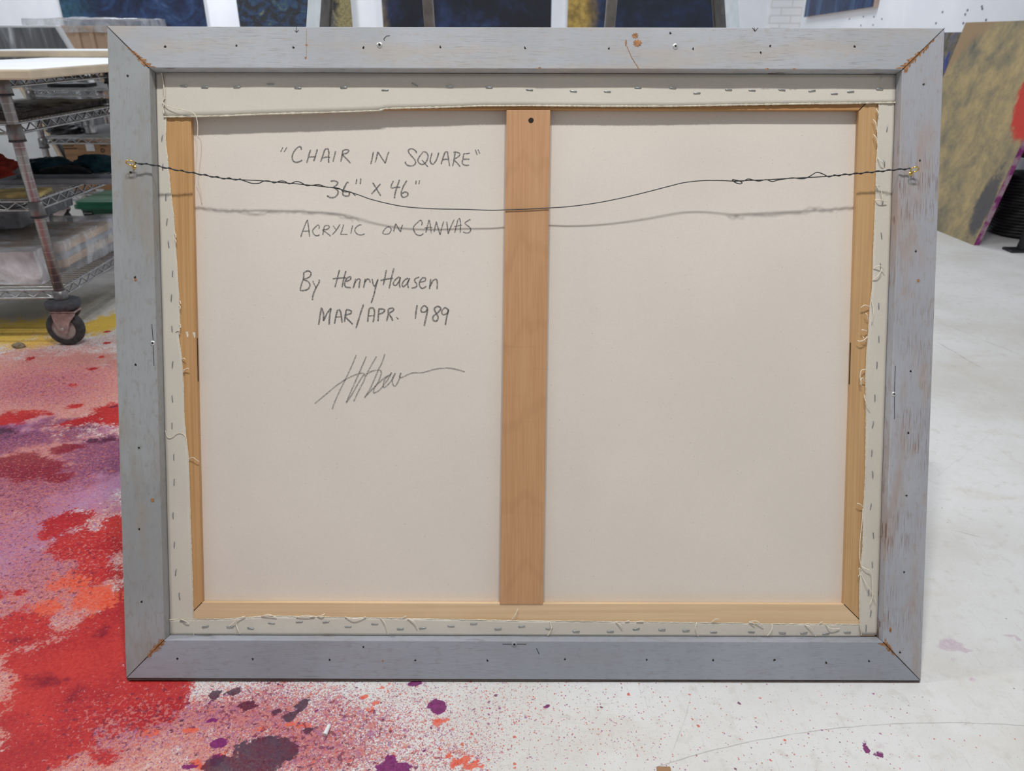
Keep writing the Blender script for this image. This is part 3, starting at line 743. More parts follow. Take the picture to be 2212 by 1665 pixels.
# ================================================================== FLOOR
def spans(lo, dlo, dhi, hi, fine, coarse):
    a = list(np.arange(lo, dlo, coarse)) + list(np.arange(dlo, dhi, fine)) + list(np.arange(dhi, hi, coarse)) + [hi]
    return np.array(a)
XW, YW = 3.08, 8.8
xs = spans(-7.0, -2.4, 0.95, XW, 0.009, 0.25); ys = spans(-1.6, 0.45, 2.75, YW, 0.009, 0.25)
gx, gy = np.meshgrid(xs, ys)
def blob(px, py, rx, ry, amp=1.0, ang=0.0):
    c = at_z(px, py); a = at_z(px + rx, py); b1 = at_z(px, py - ry); b2 = at_z(px, py + ry)
    return (c.x, c.y, abs(a.x - c.x), abs(b1.y - b2.y) / 2, amp, ang)
CH = {
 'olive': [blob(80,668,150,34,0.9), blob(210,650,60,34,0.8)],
 'coral': [blob(-220,1150,320,420,1.0), blob(-160,880,260,90,0.95), blob(150,1760,420,130,0.95), blob(120,850,230,110,1.0), blob(60,1000,260,120,0.8), blob(120,1270,200,140,1.0), blob(130,1450,260,230,1.0), blob(240,1600,300,120,1.0), blob(420,1560,130,90,0.72), blob(30,800,150,50,0.85), blob(150,790,150,40,0.85), blob(215,1110,60,60,.7), blob(560,1572,46,14,.8), blob(640,1590,50,18,.72)],
 'lavender': [blob(-170,1120,140,90,1.0), blob(190,1050,120,70,1.1), blob(60,1150,110,90,1.05), blob(30,1230,90,60,0.85), blob(40,930,90,40,0.8), blob(240,1020,60,50,1.0), blob(215,930,50,20,.6), blob(330,1600,40,24,.6), blob(250,890,30,14,.6)],
 'yellow': [blob(40,712,110,26,1.0), blob(90,742,60,18,0.9), blob(225,700,45,22,1.0), blob(10,735,60,20,1.0), blob(255,690,40,20,1.0), blob(110,830,20,5,.7)],
 'mauve': [blob(-170,960,110,40,1.0), blob(30,945,90,30,1.0), blob(150,935,60,24,0.85), blob(215,965,70,22,1.0), blob(60,1030,130,34,1.05), blob(160,1005,100,26,0.95), blob(30,1080,60,26,0.8), blob(240,985,60,26,.9), blob(120,910,70,16,.7)],
 'red': [blob(-170,1400,130,110,1.0), blob(-250,980,70,40,.9), blob(60,1790,130,70,1.0), blob(140,1130,58,28,1.0), blob(185,1175,85,34,1.05), blob(110,1140,40,26,1), blob(250,1160,50,50,1.05), blob(220,1240,70,40,0.8), blob(245,1330,60,90,1.1), blob(200,1420,120,85,1.1), blob(60,1370,70,50,0.95), blob(50,1430,40,50,0.7), blob(150,1530,150,80,1.1), blob(240,1480,100,70,1.1), blob(110,1610,110,50,1.0), blob(30,1560,40,40,0.6), blob(340,1500,80,46,1.05), blob(310,1550,70,54,1.0), blob(390,1515,40,30,0.8), blob(240,1640,50,30,.75), blob(240,895,60,28,0.95), blob(170,915,60,12,0.85), blob(25,905,45,18,.85), blob(65,775,12,5,.9), blob(200,795,16,5,.85), blob(235,715,10,3,.9), blob(232,742,8,3,.9), blob(160,830,14,5,.7), blob(222,770,9,4,.7), blob(150,878,18,7,.85), blob(100,895,18,7,.75), blob(42,1285,14,8,.9), blob(40,1330,14,8,.9), blob(20,1340,30,14,.7)],
 'crimson': [blob(50,1003,85,22,1.1), blob(110,1025,34,14,0.9), blob(230,1360,30,40,0.6), blob(120,1490,70,30,0.6), blob(210,1510,60,30,.6), blob(150,967,40,9,.9), blob(60,1380,40,16,.6)],
 'darkpurple': [blob(560,1625,56,34,1.1), blob(600,1618,40,24,1.05), blob(520,1655,60,26,1.05), blob(470,1650,34,20,.95), blob(536,1523,19,11,1.0), blob(617,1550,15,10,1.0), blob(655,1521,13,9,.9), blob(642,1531,14,9,.9), blob(660,1513,8,6,.9), blob(472,1493,13,8,1), blob(510,1490,13,8,1), blob(473,1503,13,7,.9), blob(664,1580,11,8,1), blob(393,1556,8,5,1), blob(375,1583,9,6,1), blob(469,1572,6,4,1), blob(452,1507,7,4,1), blob(590,1536,20,8,.75), blob(10,935,60,14,.5), blob(170,925,60,8,.5), blob(225,952,50,10,.55), blob(353,1632,4,3,.9), blob(417,1635,4,3,.9), blob(240,880,14,3,.8)],
 'magenta': [blob(937,1522,17,15,1.05), blob(890,1474,14,7,1.0), blob(832,1632,13,14,1.0), blob(838,1656,38,20,1.05), blob(478,1604,20,11,1.0), blob(470,1640,18,14,.85), blob(458,1558,12,7,.9), blob(500,1550,10,7,.8), blob(1188,1533,9,3,.9), blob(405,1655,20,9,.9), blob(690,1536,8,3,.8), blob(648,1505,6,3,.8), blob(450,1528,6,5,.9), blob(1863,1609,5,10,.95), blob(1892,1621,15,4,1.0), blob(1882,1616,10,3,.9), blob(1866,1592,14,3,.6), blob(620,1575,9,4,.6),blob(900,1618,6,5,.7), blob(1058,1573,8,3,.6), blob(992,1512,5,3,.6), blob(734,1500,6,3,.7), blob(754,1518,5,4,.7), blob(1076,1556,4,8,.5)],
 'orange': [blob(796,1500,9,5,.95), blob(806,1503,8,4,.95), blob(828,1484,7,3,.95), blob(842,1489,8,4,.95), blob(810,1514,6,6,.9), blob(805,1528,7,4,.9), blob(822,1505,9,4,.8), blob(783,1525,5,5,.6), blob(933,1552,13,9,1.05), blob(948,1630,12,7,.9), blob(968,1640,16,8,.9), blob(1000,1624,14,6,.85), blob(985,1640,16,6,.8), blob(1018,1640,16,7,.85), blob(1000,1655,14,6,.85), blob(955,1655,10,6,.8), blob(1030,1655,10,5,.8), blob(715,1655,7,6,.9), blob(675,1642,6,5,.8), blob(782,1646,6,8,.8), blob(742,1640,5,4,.7), blob(476,1632,12,8,1.05), blob(640,1566,40,12,.7), blob(410,1585,26,9,.8), blob(330,1590,24,10,.8), blob(150,1260,60,30,.65), blob(205,1290,60,36,.8), blob(110,1310,40,20,.7), blob(560,1572,26,7,.8), blob(1748,1527,5,3,.8), blob(1756,1540,4,6,.75), blob(1778,1551,6,5,.95), blob(420,1650,24,12,.8), blob(845,1470,12,4,.8), blob(620,1472,9,4,.7)],
 'palemauve': [blob(2050,1395,26,12,.95), blob(2085,1407,14,7,.75), blob(2098,1466,14,6,.8), blob(2060,1425,9,5,.7), blob(2190,1380,14,7,.7), blob(705,1600,60,30,.5), blob(2205,1385,9,8,.8), blob(1900,1608,20,10,.55)],
 'speck': [blob(-150,1200,320,420,.9), blob(420,1760,420,110,.9), blob(330,1560,260,120,1.0), blob(520,1540,260,90,1.0), blob(640,1600,290,110,0.98), blob(760,1540,230,90,0.84), blob(900,1620,250,100,0.70), blob(1000,1560,240,130,0.54), blob(90,830,220,80,0.9), blob(120,1240,220,220,0.9), blob(1250,1560,260,130,.26), blob(1700,1600,300,100,.12), blob(100,760,220,60,.62)],
}
wx, wy = gx.copy(), gy.copy()
for j in range(gx.shape[0]):
    for i in range(gx.shape[1]):
        if -2.6 < gx[j, i] < 1.0 and 0.3 < gy[j, i] < 2.9:
            p = Vector((gx[j, i], gy[j, i], 0.0))
            q = mnoise.noise_vector(p * 5.0) * 0.055 + mnoise.noise_vector(p * 15.0) * 0.028 + mnoise.noise_vector(p * 45.0) * 0.010
            wx[j, i] += q.x; wy[j, i] += q.y
nodes_c = {}
X0, Y0 = -0.6, 0.73
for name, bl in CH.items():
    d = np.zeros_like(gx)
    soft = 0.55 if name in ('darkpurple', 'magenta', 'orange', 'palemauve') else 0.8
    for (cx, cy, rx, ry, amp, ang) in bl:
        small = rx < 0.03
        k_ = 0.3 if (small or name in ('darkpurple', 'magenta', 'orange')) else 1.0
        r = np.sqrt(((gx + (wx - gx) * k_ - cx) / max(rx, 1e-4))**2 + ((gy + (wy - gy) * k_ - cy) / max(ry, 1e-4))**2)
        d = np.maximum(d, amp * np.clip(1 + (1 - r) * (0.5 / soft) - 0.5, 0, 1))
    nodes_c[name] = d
nx, ny = len(xs), len(ys)
verts = np.stack([gx.ravel(), gy.ravel(), np.zeros(nx * ny)], 1)
ii = np.arange((ny - 1) * (nx - 1)); r_, c_ = ii // (nx - 1), ii % (nx - 1)
a0 = r_ * nx + c_
quads = np.stack([a0, a0 + 1, a0 + nx + 1, a0 + nx], 1)
me = bpy.data.meshes.new('floor')
me.vertices.add(nx * ny); me.vertices.foreach_set('co', verts.ravel().astype(np.float32))
me.loops.add(len(quads) * 4); me.loops.foreach_set('vertex_index', quads.ravel().astype(np.int32))
me.polygons.add(len(quads)); me.polygons.foreach_set('loop_start', (np.arange(len(quads)) * 4).astype(np.int32))
me.update(calc_edges=True)
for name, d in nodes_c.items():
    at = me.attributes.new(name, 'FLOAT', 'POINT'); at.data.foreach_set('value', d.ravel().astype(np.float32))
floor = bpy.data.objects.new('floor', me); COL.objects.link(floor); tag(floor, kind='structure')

t = NT('paint_splashed_floor')
n_big = t.noise(7, 6, 0.62, None, 0.4); n_mid = t.noise(34, 6, 0.62); n_fin = t.noise(150, 5, 0.65); n_vf = t.noise(420, 3, 0.6)
dirt = t.noise(2.2, 6, 0.6)
base = t.mix(t.step(dirt, 0.35, 0.72), (0.735, 0.735, 0.725), (0.62, 0.60, 0.56))
base = t.mix(t.math('MULTIPLY', t.step(n_mid, 0.52, 0.70), 0.45), base, (0.56, 0.53, 0.48))
base = t.mix(t.math('MULTIPLY', t.step(n_fin, 0.58, 0.72), 0.45), base, (0.50, 0.47, 0.43))
scr = t.noise(1.0, 4, 0.55, t.mapped((22, 330, 1), (0, 0, 0), (0, 0, 0.55)))
scr2 = t.noise(1.0, 4, 0.55, t.mapped((300, 16, 1), (0, 0, 0), (0, 0, 0.4)))
wearn = t.step(t.noise(1.7, 3), 0.45, 0.65)
base = t.mix(t.math('MULTIPLY', t.math('MULTIPLY', t.step(scr, 0.60, 0.70), wearn), 0.55), base, (0.42, 0.39, 0.36))
base = t.mix(t.math('MULTIPLY', t.step(scr2, 0.62, 0.72), 0.30), base, (0.40, 0.37, 0.34))
sp = t.voro(58); spc = t.sep(t.voro(58, None, 'F1', 'Color'))
base = t.mix(t.math('MULTIPLY', t.math('MULTIPLY', t.step(sp, 0.05, 0.10, 1, 0), t.step(spc[0], 0.93, 0.95)), 0.8), base, (0.12, 0.07, 0.07))
# long hairline cracks: arcs and straight lines in the slab
pos = t.sep()
def arc(cxy, R, wd, amt, xlim=None):
    global base
    dx = t.math('SUBTRACT', pos[0], cxy[0]); dy = t.math('SUBTRACT', pos[1], cxy[1])
    rr = t.math('SQRT', t.math('ADD', t.math('MULTIPLY', dx, dx), t.math('MULTIPLY', dy, dy)))
    rr = t.math('ADD', rr, t.math('MULTIPLY', t.math('SUBTRACT', t.noise(25, 3), 0.5), 0.004))
    m = t.step(t.math('ABSOLUTE', t.math('SUBTRACT', rr, R)), wd * 0.4, wd, 1, 0)
    m = t.math('MULTIPLY', m, t.step(n_mid, 0.3, 0.5, 0.25, 1))
    if xlim: m = t.math('MULTIPLY', m, t.step(pos[0], xlim, xlim + 0.02))
    base = t.mix(t.math('MULTIPLY', m, amt), base, (0.22, 0.20, 0.18))
def circ3(a, b, c):
    ax, ay, bx, by, cx, cy = a.x, a.y, b.x, b.y, c.x, c.y
    d = 2 * (ax*(by-cy) + bx*(cy-ay) + cx*(ay-by))
    ux = ((ax*ax+ay*ay)*(by-cy) + (bx*bx+by*by)*(cy-ay) + (cx*cx+cy*cy)*(ay-by)) / d
    uy = ((ax*ax+ay*ay)*(cx-bx) + (bx*bx+by*by)*(ax-cx) + (cx*cx+cy*cy)*(bx-ax)) / d
    return (ux, uy), math.hypot(ax-ux, ay-uy)
cc, RR = circ3(at_z(1400, 1662), at_z(1780, 1576), at_z(2212, 1567)); arc(cc, RR, 0.0011, 0.45, 0.2)
def line(a, b, wd, amt):
    global base
    d = (b - a); L = d.length; d = d / L
    rx = t.math('SUBTRACT', pos[0], a.x); ry = t.math('SUBTRACT', pos[1], a.y)
    al = t.math('ADD', t.math('MULTIPLY', rx, d.x), t.math('MULTIPLY', ry, d.y))
    ac = t.math('SUBTRACT', t.math('MULTIPLY', rx, d.y), t.math('MULTIPLY', ry, d.x))
    ac = t.math('ADD', ac, t.math('MULTIPLY', t.math('SUBTRACT', t.noise(9, 4), 0.5), 0.02))
    m = t.math('MULTIPLY', t.step(t.math('ABSOLUTE', ac), wd * 0.4, wd, 1, 0), t.math('MULTIPLY', t.step(al, 0, 0.05), t.step(al, L - 0.05, L, 1, 0)))
    base = t.mix(t.math('MULTIPLY', t.math('MULTIPLY', m, t.step(n_mid, 0.3, 0.55, 0.2, 1)), amt), base, (0.30, 0.27, 0.24))
line(at_z(2018, 735), at_z(2130, 800), 0.003, 0.6); line(at_z(2015, 690), at_z(2212, 770), 0.003, 0.35)
line(at_z(2010, 1040), at_z(2180, 905), 0.002, 0.12); line(at_z(2040, 1140), at_z(2150, 1170), 0.002, 0.5)
line(at_z(1500, 1480), at_z(1440, 1664), 0.0012, 0.25); line(at_z(1205, 1560), at_z(1215, 1664), 0.0012, 0.3)
base = t.mix(t.math('MULTIPLY', t.step(t.noise(560, 3, 0.6), 0.58, 0.70), 0.30), base, (0.42, 0.38, 0.34))
base = t.mix(t.math('MULTIPLY', t.step(t.noise(300, 4, 0.65), 0.64, 0.72), t.step(dirt, 0.40, 0.65)), base, (0.34, 0.29, 0.24))
base = t.mix(t.math('MULTIPLY', t.step(t.noise(1.0, 5, 0.6, t.mapped((5, 12, 1), (0, 0, 0), (0, 0, 0.55))), 0.52, 0.70), 0.35), base, (0.62, 0.57, 0.50))
col = base
def layer(attr, color, color2, A, B, soft, opac, Cn=0.0, by=None):
    global col
    d = t.attr(attr)
    v = t.math('ADD', d, t.math('MULTIPLY', t.math('SUBTRACT', n_big, 0.5), A))
    v = t.math('ADD', v, t.math('MULTIPLY', t.math('SUBTRACT', n_mid, 0.5), B))
    if Cn: v = t.math('ADD', v, t.math('MULTIPLY', t.math('SUBTRACT', n_fin, 0.5), Cn))
    m = t.math('MULTIPLY', t.step(v, 0.5 - soft, 0.5 + soft), opac)
    m = t.math('MULTIPLY', m, t.step(d, 0.02, 0.12))
    cc = t.mix(t.step(by if by is not None else n_fin, 0.36, 0.64), color, color2)
    col = t.mix(m, col, cc)
    return m
layer('olive', (0.30, 0.27, 0.19), (0.40, 0.36, 0.27), 0.4, 0.4, 0.3, 0.85, 0.2)  # olive wash under the cart, its shade put into the floor colour
layer('coral', (0.58, 0.15, 0.105), (0.66, 0.36, 0.30), 0.6, 0.8, 0.18, 0.92, 1.3)
layer('lavender', (0.37, 0.145, 0.30), (0.46, 0.25, 0.40), 0.7, 0.8, 0.2, 0.92, 1.1)
layer('yellow', (0.78, 0.50, 0.006), (0.70, 0.48, 0.06), 0.6, 1.1, 0.16, 0.92, 1.2)
layer('mauve', (0.115, 0.020, 0.075), (0.24, 0.085, 0.18), 0.6, 0.9, 0.16, 0.93, 1.0)
layer('palemauve', (0.52, 0.40, 0.47), (0.62, 0.52, 0.56), 0.5, 0.9, 0.15, 0.8, 0.6)
# lacy spatter: irregular flecks, thicker where the paint flew
ds = t.attr('speck')
def lace(scale, seed, color, k, opac, det=4, vs=(1, 1, 1)):
    global col
    n = t.noise(scale, det, 0.62, t.mapped(vs, (seed, seed * 0.7, seed)), 0.5)
    clump = t.math('MULTIPLY', t.math('SUBTRACT', t.noise(11, 3, 0.55, t.mapped((1, 1, 1), (seed * 3, seed, 0))), 0.5), 0.22)
    thr = t.math('SUBTRACT', 0.75, t.math('MULTIPLY', t.math('ADD', ds, clump), k))
    m = t.step(t.math('SUBTRACT', n, thr), 0.0, 0.035)
    m = t.math('MULTIPLY', m, t.step(ds, 0.03, 0.15))
    col = t.mix(t.math('MULTIPLY', m, opac), col, color)
lace(190, 1.3, (0.62, 0.25, 0.19), 0.285, 0.75, 6)
lace(240, 4.1, (0.40, 0.19, 0.34), 0.27, 0.75, 5)
lace(300, 7.7, (0.58, 0.12, 0.075), 0.25, 0.8, 4)
lace(210, 2.2, (0.26, 0.04, 0.17), 0.22, 0.8, 4)
lace(90, 5.2, (0.60, 0.20, 0.15), 0.245, 0.75, 8)
lace(80, 8.4, (0.36, 0.15, 0.30), 0.22, 0.75, 8)
lace(420, 9.2, (0.34, 0.10, 0.13), 0.28, 0.6, 3)
def spatter(scale, color, seed, k, thr):
    global col
    vec = t.mapped((1, 1, 1), (seed, seed * 0.7, 0))
    wob = t.new('ShaderNodeVectorMath', operation='ADD'); t.l.new(vec, wob.inputs[0])
    sc_ = t.new('ShaderNodeVectorMath', operation='SCALE'); t.l.new(t.noise(scale * 1.6, 3, 0.6, None, 0, True), sc_.inputs[0]); sc_.inputs['Scale'].default_value = 0.9 / scale
    t.l.new(sc_.outputs[0], wob.inputs[1])
    d = t.voro(scale, wob.outputs[0]); rc = t.sep(t.voro(scale, wob.outputs[0], 'F1', 'Color'))
    size = t.math('MULTIPLY', t.math('MULTIPLY', rc[1], rc[1]), thr)
    m = t.math('MULTIPLY', t.math('LESS_THAN', d, size), t.math('LESS_THAN', rc[0], t.math('MULTIPLY', ds, k)))
    col = t.mix(t.math('MULTIPLY', m, 0.85), col, color)
spatter(420, (0.34, 0.10, 0.25), 5.1, 0.9, 0.55)
spatter(170, (0.36, 0.12, 0.28), 11.1, 0.30, 0.42)
spatter(340, (0.58, 0.10, 0.055), 8.7, 0.8, 0.50)
spatter(150, (0.62, 0.11, 0.06), 13.7, 0.22, 0.42)
spatter(130, (0.15, 0.012, 0.08), 3.9, 0.22, 0.42)
layer('red', (0.36, 0.006, 0.014), (0.55, 0.030, 0.024), 0.6, 0.9, 0.08, 0.96, 1.0, t.math('ADD', t.math('MULTIPLY', n_fin, 0.45), t.math('MULTIPLY', n_big, 0.55)))
layer('orange', (0.70, 0.060, 0.020), (0.72, 0.14, 0.075), 0.3, 1.3, 0.08, 0.88, 1.2)
layer('crimson', (0.15, 0.004, 0.020), (0.30, 0.010, 0.022), 0.6, 0.9, 0.12, 0.85, 0.8)
# wrinkled skin of dried paint: lighter ridges inside the heavy red and purple
heavy = t.step(t.math('MAXIMUM', t.attr('red'), t.attr('crimson')), 0.35, 0.7)
col = t.mix(t.math('MULTIPLY', t.math('MULTIPLY', t.step(t.noise(210, 4, 0.6, None, 1.2), 0.60, 0.70), heavy), 0.30), col, (0.62, 0.20, 0.19))
lace(150, 3.3, (0.62, 0.22, 0.20), 0.235, 0.6, 4)
lace(120, 6.3, (0.13, 0.02, 0.05), 0.205, 0.7, 4)
layer('magenta', (0.135, 0.004, 0.095), (0.22, 0.014, 0.15), 0.3, 0.7, 0.05, 0.95, 0.7)
layer('darkpurple', (0.095, 0.006, 0.030), (0.055, 0.038, 0.065), 0.4, 1.0, 0.07, 0.90, 1.0, t.noise(16, 5, 0.7))
painted = t.math('MAXIMUM', t.math('MAXIMUM', t.attr('red'), t.attr('mauve')), t.math('MAXIMUM', t.attr('coral'), t.attr('darkpurple')))
t.bump(t.math('ADD', t.math('MULTIPLY', n_fin, 0.8), t.math('MULTIPLY', n_vf, 0.4)), 0.35, 0.0022)
rough = t.step(painted, 0.3, 0.8, 0.58, 0.40)
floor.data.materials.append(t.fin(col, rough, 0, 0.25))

# ================================================================== WALLS
t = NT('white_wall_paint')
n = t.noise(2.5, 5, 0.6)
c = t.mix(t.step(n, 0.35, 0.7), (0.80, 0.81, 0.835), (0.86, 0.865, 0.885))
c = t.mix(t.math('MULTIPLY', t.step(t.noise(26, 4), 0.68, 0.78), 0.35), c, (0.62, 0.60, 0.58))
t.bump(t.noise(60, 4), 0.15, 0.002)
M['wall'] = t.fin(c, 0.75, 0, 0.3)
M['wall_hole'] = plain('screw_hole_grey', (0.20, 0.20, 0.22), 0.9)
def wall(name, lo, hi, extra=None):
    mb = MB(); mb.box(lo, hi)
    if extra: extra(mb)
    o = mb.build(name, [M['wall'], M['wall_hole']]); tag(o, kind='structure'); return o
wall('wall_back', (-7.0, YW, 0), (XW + 0.15, YW + 0.15, 3.6))
def screw_holes(mb):
    for (x, y) in ((2090,22),(2085,31),(2081,50),(2121,14),(2122,19),(2036,26),(2130,43),(1835,41),(1865,36),(1888,36),(1905,41),(1860,55),(1886,54),(1731,12),(2022,50),(1728,12)):
        p = at_x(x, y, XW - 0.001)
        for k in range(1):
            vs = [(XW - 0.002, p.y + math.cos(a) * 0.011, p.z + math.sin(a) * 0.008) for a in [i * math.pi / 4 for i in range(8)]]
            mb.add(vs, [tuple(range(8))], 1)
wall('wall_right', (XW, -1.6, 0), (XW + 0.15, YW, 3.6), screw_holes)
wall('wall_left', (-7.15, -1.6, 0), (-7.0, YW + 0.15, 3.6))
# painted brick pilaster and a flat boxed panel in the far right corner
t = NT('white_painted_brick')
br = t.new('ShaderNodeTexBrick'); t.l.new(t.mapped((1, 1, 1), (0, 0, 0), (math.pi / 2, 0, 0)), br.inputs['Vector'])
br.inputs['Scale'].default_value = 1.0; br.inputs['Brick Width'].default_value = 0.22; br.inputs['Row Height'].default_value = 0.075; br.inputs['Mortar Size'].default_value = 0.008
br.inputs['Color1'].default_value = (0.80, 0.79, 0.78, 1); br.inputs['Color2'].default_value = (0.84, 0.83, 0.82, 1); br.inputs['Mortar'].default_value = (0.70, 0.68, 0.66, 1)
t.bump(br.outputs['Fac'], 0.3, 0.01)
M['brick'] = t.fin(br.outputs['Color'], 0.8)
x0, x1 = at_y(1663, 40, YW - 0.1).x, XW - 0.001
mb = MB(); mb.box((x0, YW - 0.10, 0), (x1, YW, 3.6)); o = mb.build('trim_1', M['brick']); tag(o, kind='structure')

# ================================================================== PAINTINGS ON THE WALLS
def abstract(name, stops, scale=2.0, dist=1.5, bump=0.3, rough=0.4, streak=None, seed=0.0, overlay=None):
    t = NT(name)
    v = t.mapped(streak or (1, 1, 1), (seed, seed, seed))
    n = t.noise(scale, 8, 0.65, v, dist)
    c = t.ramp(n, stops)
    f = t.noise(scale * 9, 6, 0.65, v)
    c = t.mix(t.step(f, 0.35, 0.7, 0, 0.5), c, scl(stops[0][1], 0.7))
    if overlay: c = overlay(t, c, n, f)
    t.bump(t.math('ADD', n, f), bump, 0.01)
    return t.fin(c, rough)
M['edge_white'] = plain('white_canvas_edge', (0.80, 0.80, 0.82), 0.7, 0, 0.025, 4)
def edge_gold(t, c, n, f, x0, wd, col, invert=False):
    """a band of another colour down one side, in the painting's own coordinates"""
    s = t.math('ADD', t.sep()[0], t.math('MULTIPLY', t.math('SUBTRACT', n, 0.5), 0.5))
    m = t.step(s, x0 - wd, x0 + wd, 1, 0) if not invert else t.step(s, x0 - wd, x0 + wd)
    cc = t.mix(t.step(f, 0.35, 0.65), col, scl(col, 0.45))
    return t.mix(m, c, cc)
def wall_painting(name, px0, px1, row, mat, label, zb=0.62, zt=2.1, th=0.06, Y=YW):
    a, b = at_y(px0, row, Y - th), at_y(px1, row, Y - th)
    wdt = b.x - a.x
    root = empty(name, ((a.x + b.x) / 2, Y - th, zb)); tag(root, label, 'painting', )
    mb = MB(); mb.box((-wdt/2, 0, 0), (wdt/2, th * 0.96, zt - zb)); mb.build('canvas_edge', M['edge_white'], root, 0.004, 1)
    mb = MB(); nx, nz = 24, 24; vs = []
    for j in range(nz + 1):
        for i in range(nx + 1):
            u, v = -wdt/2 + wdt * i / nx, (zt - zb) * j / nz
            vs.append((u, -0.004 - 0.006 * abs(mnoise.noise(Vector((u * 5, v * 5, px0)))), v))
    mb.add(vs, [(j*(nx+1)+i, j*(nx+1)+i+1, (j+1)*(nx+1)+i+1, (j+1)*(nx+1)+i) for j in range(nz) for i in range(nx)], 0, True)
    mb.build('painted_face', mat, root)
    return root
m1 = abstract('teal_navy_paint', [(0.3, (0.006, 0.007, 0.016)), (0.46, (0.012, 0.020, 0.055)), (0.58, (0.022, 0.05, 0.13)), (0.72, (0.10, 0.12, 0.20))], 2.4, 1.2, 0.5, 0.35, None, 1.2,
              lambda t, c, n, f: edge_gold(t, c, n, f, -0.62, 0.30, (0.035, 0.12, 0.17)))
wall_painting('wall_painting', 134, 444, 28, m1, 'large abstract painting in navy and teal on the back wall above the wire cart')
m2 = abstract('black_blue_rock_paint', [(0.36, (0.006, 0.006, 0.006)), (0.47, (0.010, 0.013, 0.016)), (0.56, (0.014, 0.045, 0.13)), (0.63, (0.03, 0.08, 0.085)), (0.72, (0.25, 0.22, 0.10))], 7.5, 1.0, 1.0, 0.35, None, 4.4,
              lambda t, c, n, f: edge_gold(t, c, n, f, 0.42, 0.06, (0.33, 0.27, 0.11), True))
wall_painting('wall_painting', 514.5, 760, 28, m2, 'rocky black and bright blue painting with ochre right edge, behind the left ladder rail')
m3 = abstract('night_blue_paint', [(0.30, (0.005, 0.005, 0.008)), (0.48, (0.008, 0.010, 0.020)), (0.58, (0.018, 0.03, 0.085)), (0.70, (0.04, 0.09, 0.20))], 1.3, 0.8, 0.15, 0.4, None, 7.7,
              lambda t, c, n, f: edge_gold(t, c, n, f, -0.85, 0.05, (0.22, 0.17, 0.10)))
wall_painting('wall_painting', 826, 1191, 28, m3, 'wide near-black midnight blue painting on the back wall between the two inner ladder legs')
m4 = abstract('gold_blue_paint', [(0.30, (0.006, 0.007, 0.010)), (0.48, (0.010, 0.016, 0.035)), (0.58, (0.012, 0.026, 0.075)), (0.72, (0.03, 0.06, 0.14))], 1.3, 0.8, 0.15, 0.4, None, 2.9,
              lambda t, c, n, f: edge_gold(t, c, n, f, -0.50, 0.11, (0.46, 0.30, 0.07)))
wall_painting('wall_painting', 1226, 1545, 28, m4, 'dark blue painting with golden yellow left side, behind the right ladder rail')
# blank white canvas standing in the corner beside the pilaster
a, b = at_y(1592, 40, YW - 0.06), at_y(1661, 40, YW - 0.06)
mb = MB(); mb.box((a.x, YW - 0.06, 0.0), (b.x, YW - 0.002, 2.3)); o = mb.build('blank_panel', M['edge_white'], None, 0.004, 1)
tag(o, 'tall blank white panel on the back wall beside the white brick corner pier', 'panel')

# small blue painting hung crooked on the right wall
pA, pB = at_x(1737, 37, XW - 0.045), at_x(1886, 15, XW - 0.045)
hung = empty('hung_painting', (XW - 0.045, pA.y, pA.z)); tag(hung, 'small dark blue painting hung slightly crooked on the right-hand white wall', 'painting')
ln = math.hypot(pB.y - pA.y, pB.z - pA.z); tilt = math.atan2(pB.z - pA.z, -(pB.y - pA.y))
hung.rotation_euler = (-tilt, 0, 0)
hm = abstract('deep_blue_paint', [(0.3, (0.010, 0.014, 0.03)), (0.5, (0.022, 0.05, 0.13)), (0.62, (0.06, 0.13, 0.26)), (0.75, (0.14, 0.22, 0.34))], 1.5, 0.8, 0.2, 0.45, (1, 3, 0.7), 3.3)
mb = MB(); mb.box((0, -ln, 0), (0.043, 0, 0.95)); mb.build('canvas_edge', plain('tan_edge', lin(190, 165, 150), 0.7), hung, 0.003, 1)
mb = MB(); mb.add([(-0.003, -ln, 0), (-0.003, 0, 0), (-0.003, 0, 0.95), (-0.003, -ln, 0.95)], [(0,1,2,3)]); mb.build('painted_face', hm, hung)

# ================================================================== PAINTINGS LEANING AT THE RIGHT
LA = math.atan(0.2017)
def leaning(name, corner, length, height, mat, edge_mat, label, th=0.035, lean=LA, yaw=0.061):
    e1 = Vector((-yaw, 1, 0)).normalized()
    nrm = Vector((e1.y, -e1.x, 0))                      # horizontal, away from the room
    up = (Vector((0, 0, 1)) * math.cos(lean) + nrm * math.sin(lean))
    out = e1.cross(up)                                  # towards the wall or the room
    if out.x > 0: out = -out
    root = empty(name, corner)
    root.rotation_mode = 'QUATERNION'; root.rotation_quaternion = Matrix((e1, up, e1.cross(up))).transposed().to_quaternion()
    sgn = 1 if e1.cross(up).x < 0 else -1               # local z sign that faces the room
    tag(root, label, 'painting')
    mb = MB(); lo, hi = sorted((0.0, -sgn * th)); mb.box((0, 0, lo), (length, height, hi)); mb.build('canvas_edge', edge_mat, root, 0.003, 1)
    mb = MB(); w = sgn * 0.0015; n1, n2 = 20, 24
    vs = [(length * i / n1, height * j / n2, w + sgn * 0.0015 * abs(mnoise.noise(Vector((i * .6, j * .6, 1))))) for j in range(n2 + 1) for i in range(n1 + 1)]
    mb.add(vs, [(j*(n1+1)+i, j*(n1+1)+i+1, (j+1)*(n1+1)+i+1, (j+1)*(n1+1)+i) for j in range(n2) for i in range(n1)], 0, True)
    mb.build('painted_face', mat, root)
    return root
t = NT('khaki_paint')
v = t.mapped((1.3, 1, 1), (0, 0, 0), (0, 0, 0.8))
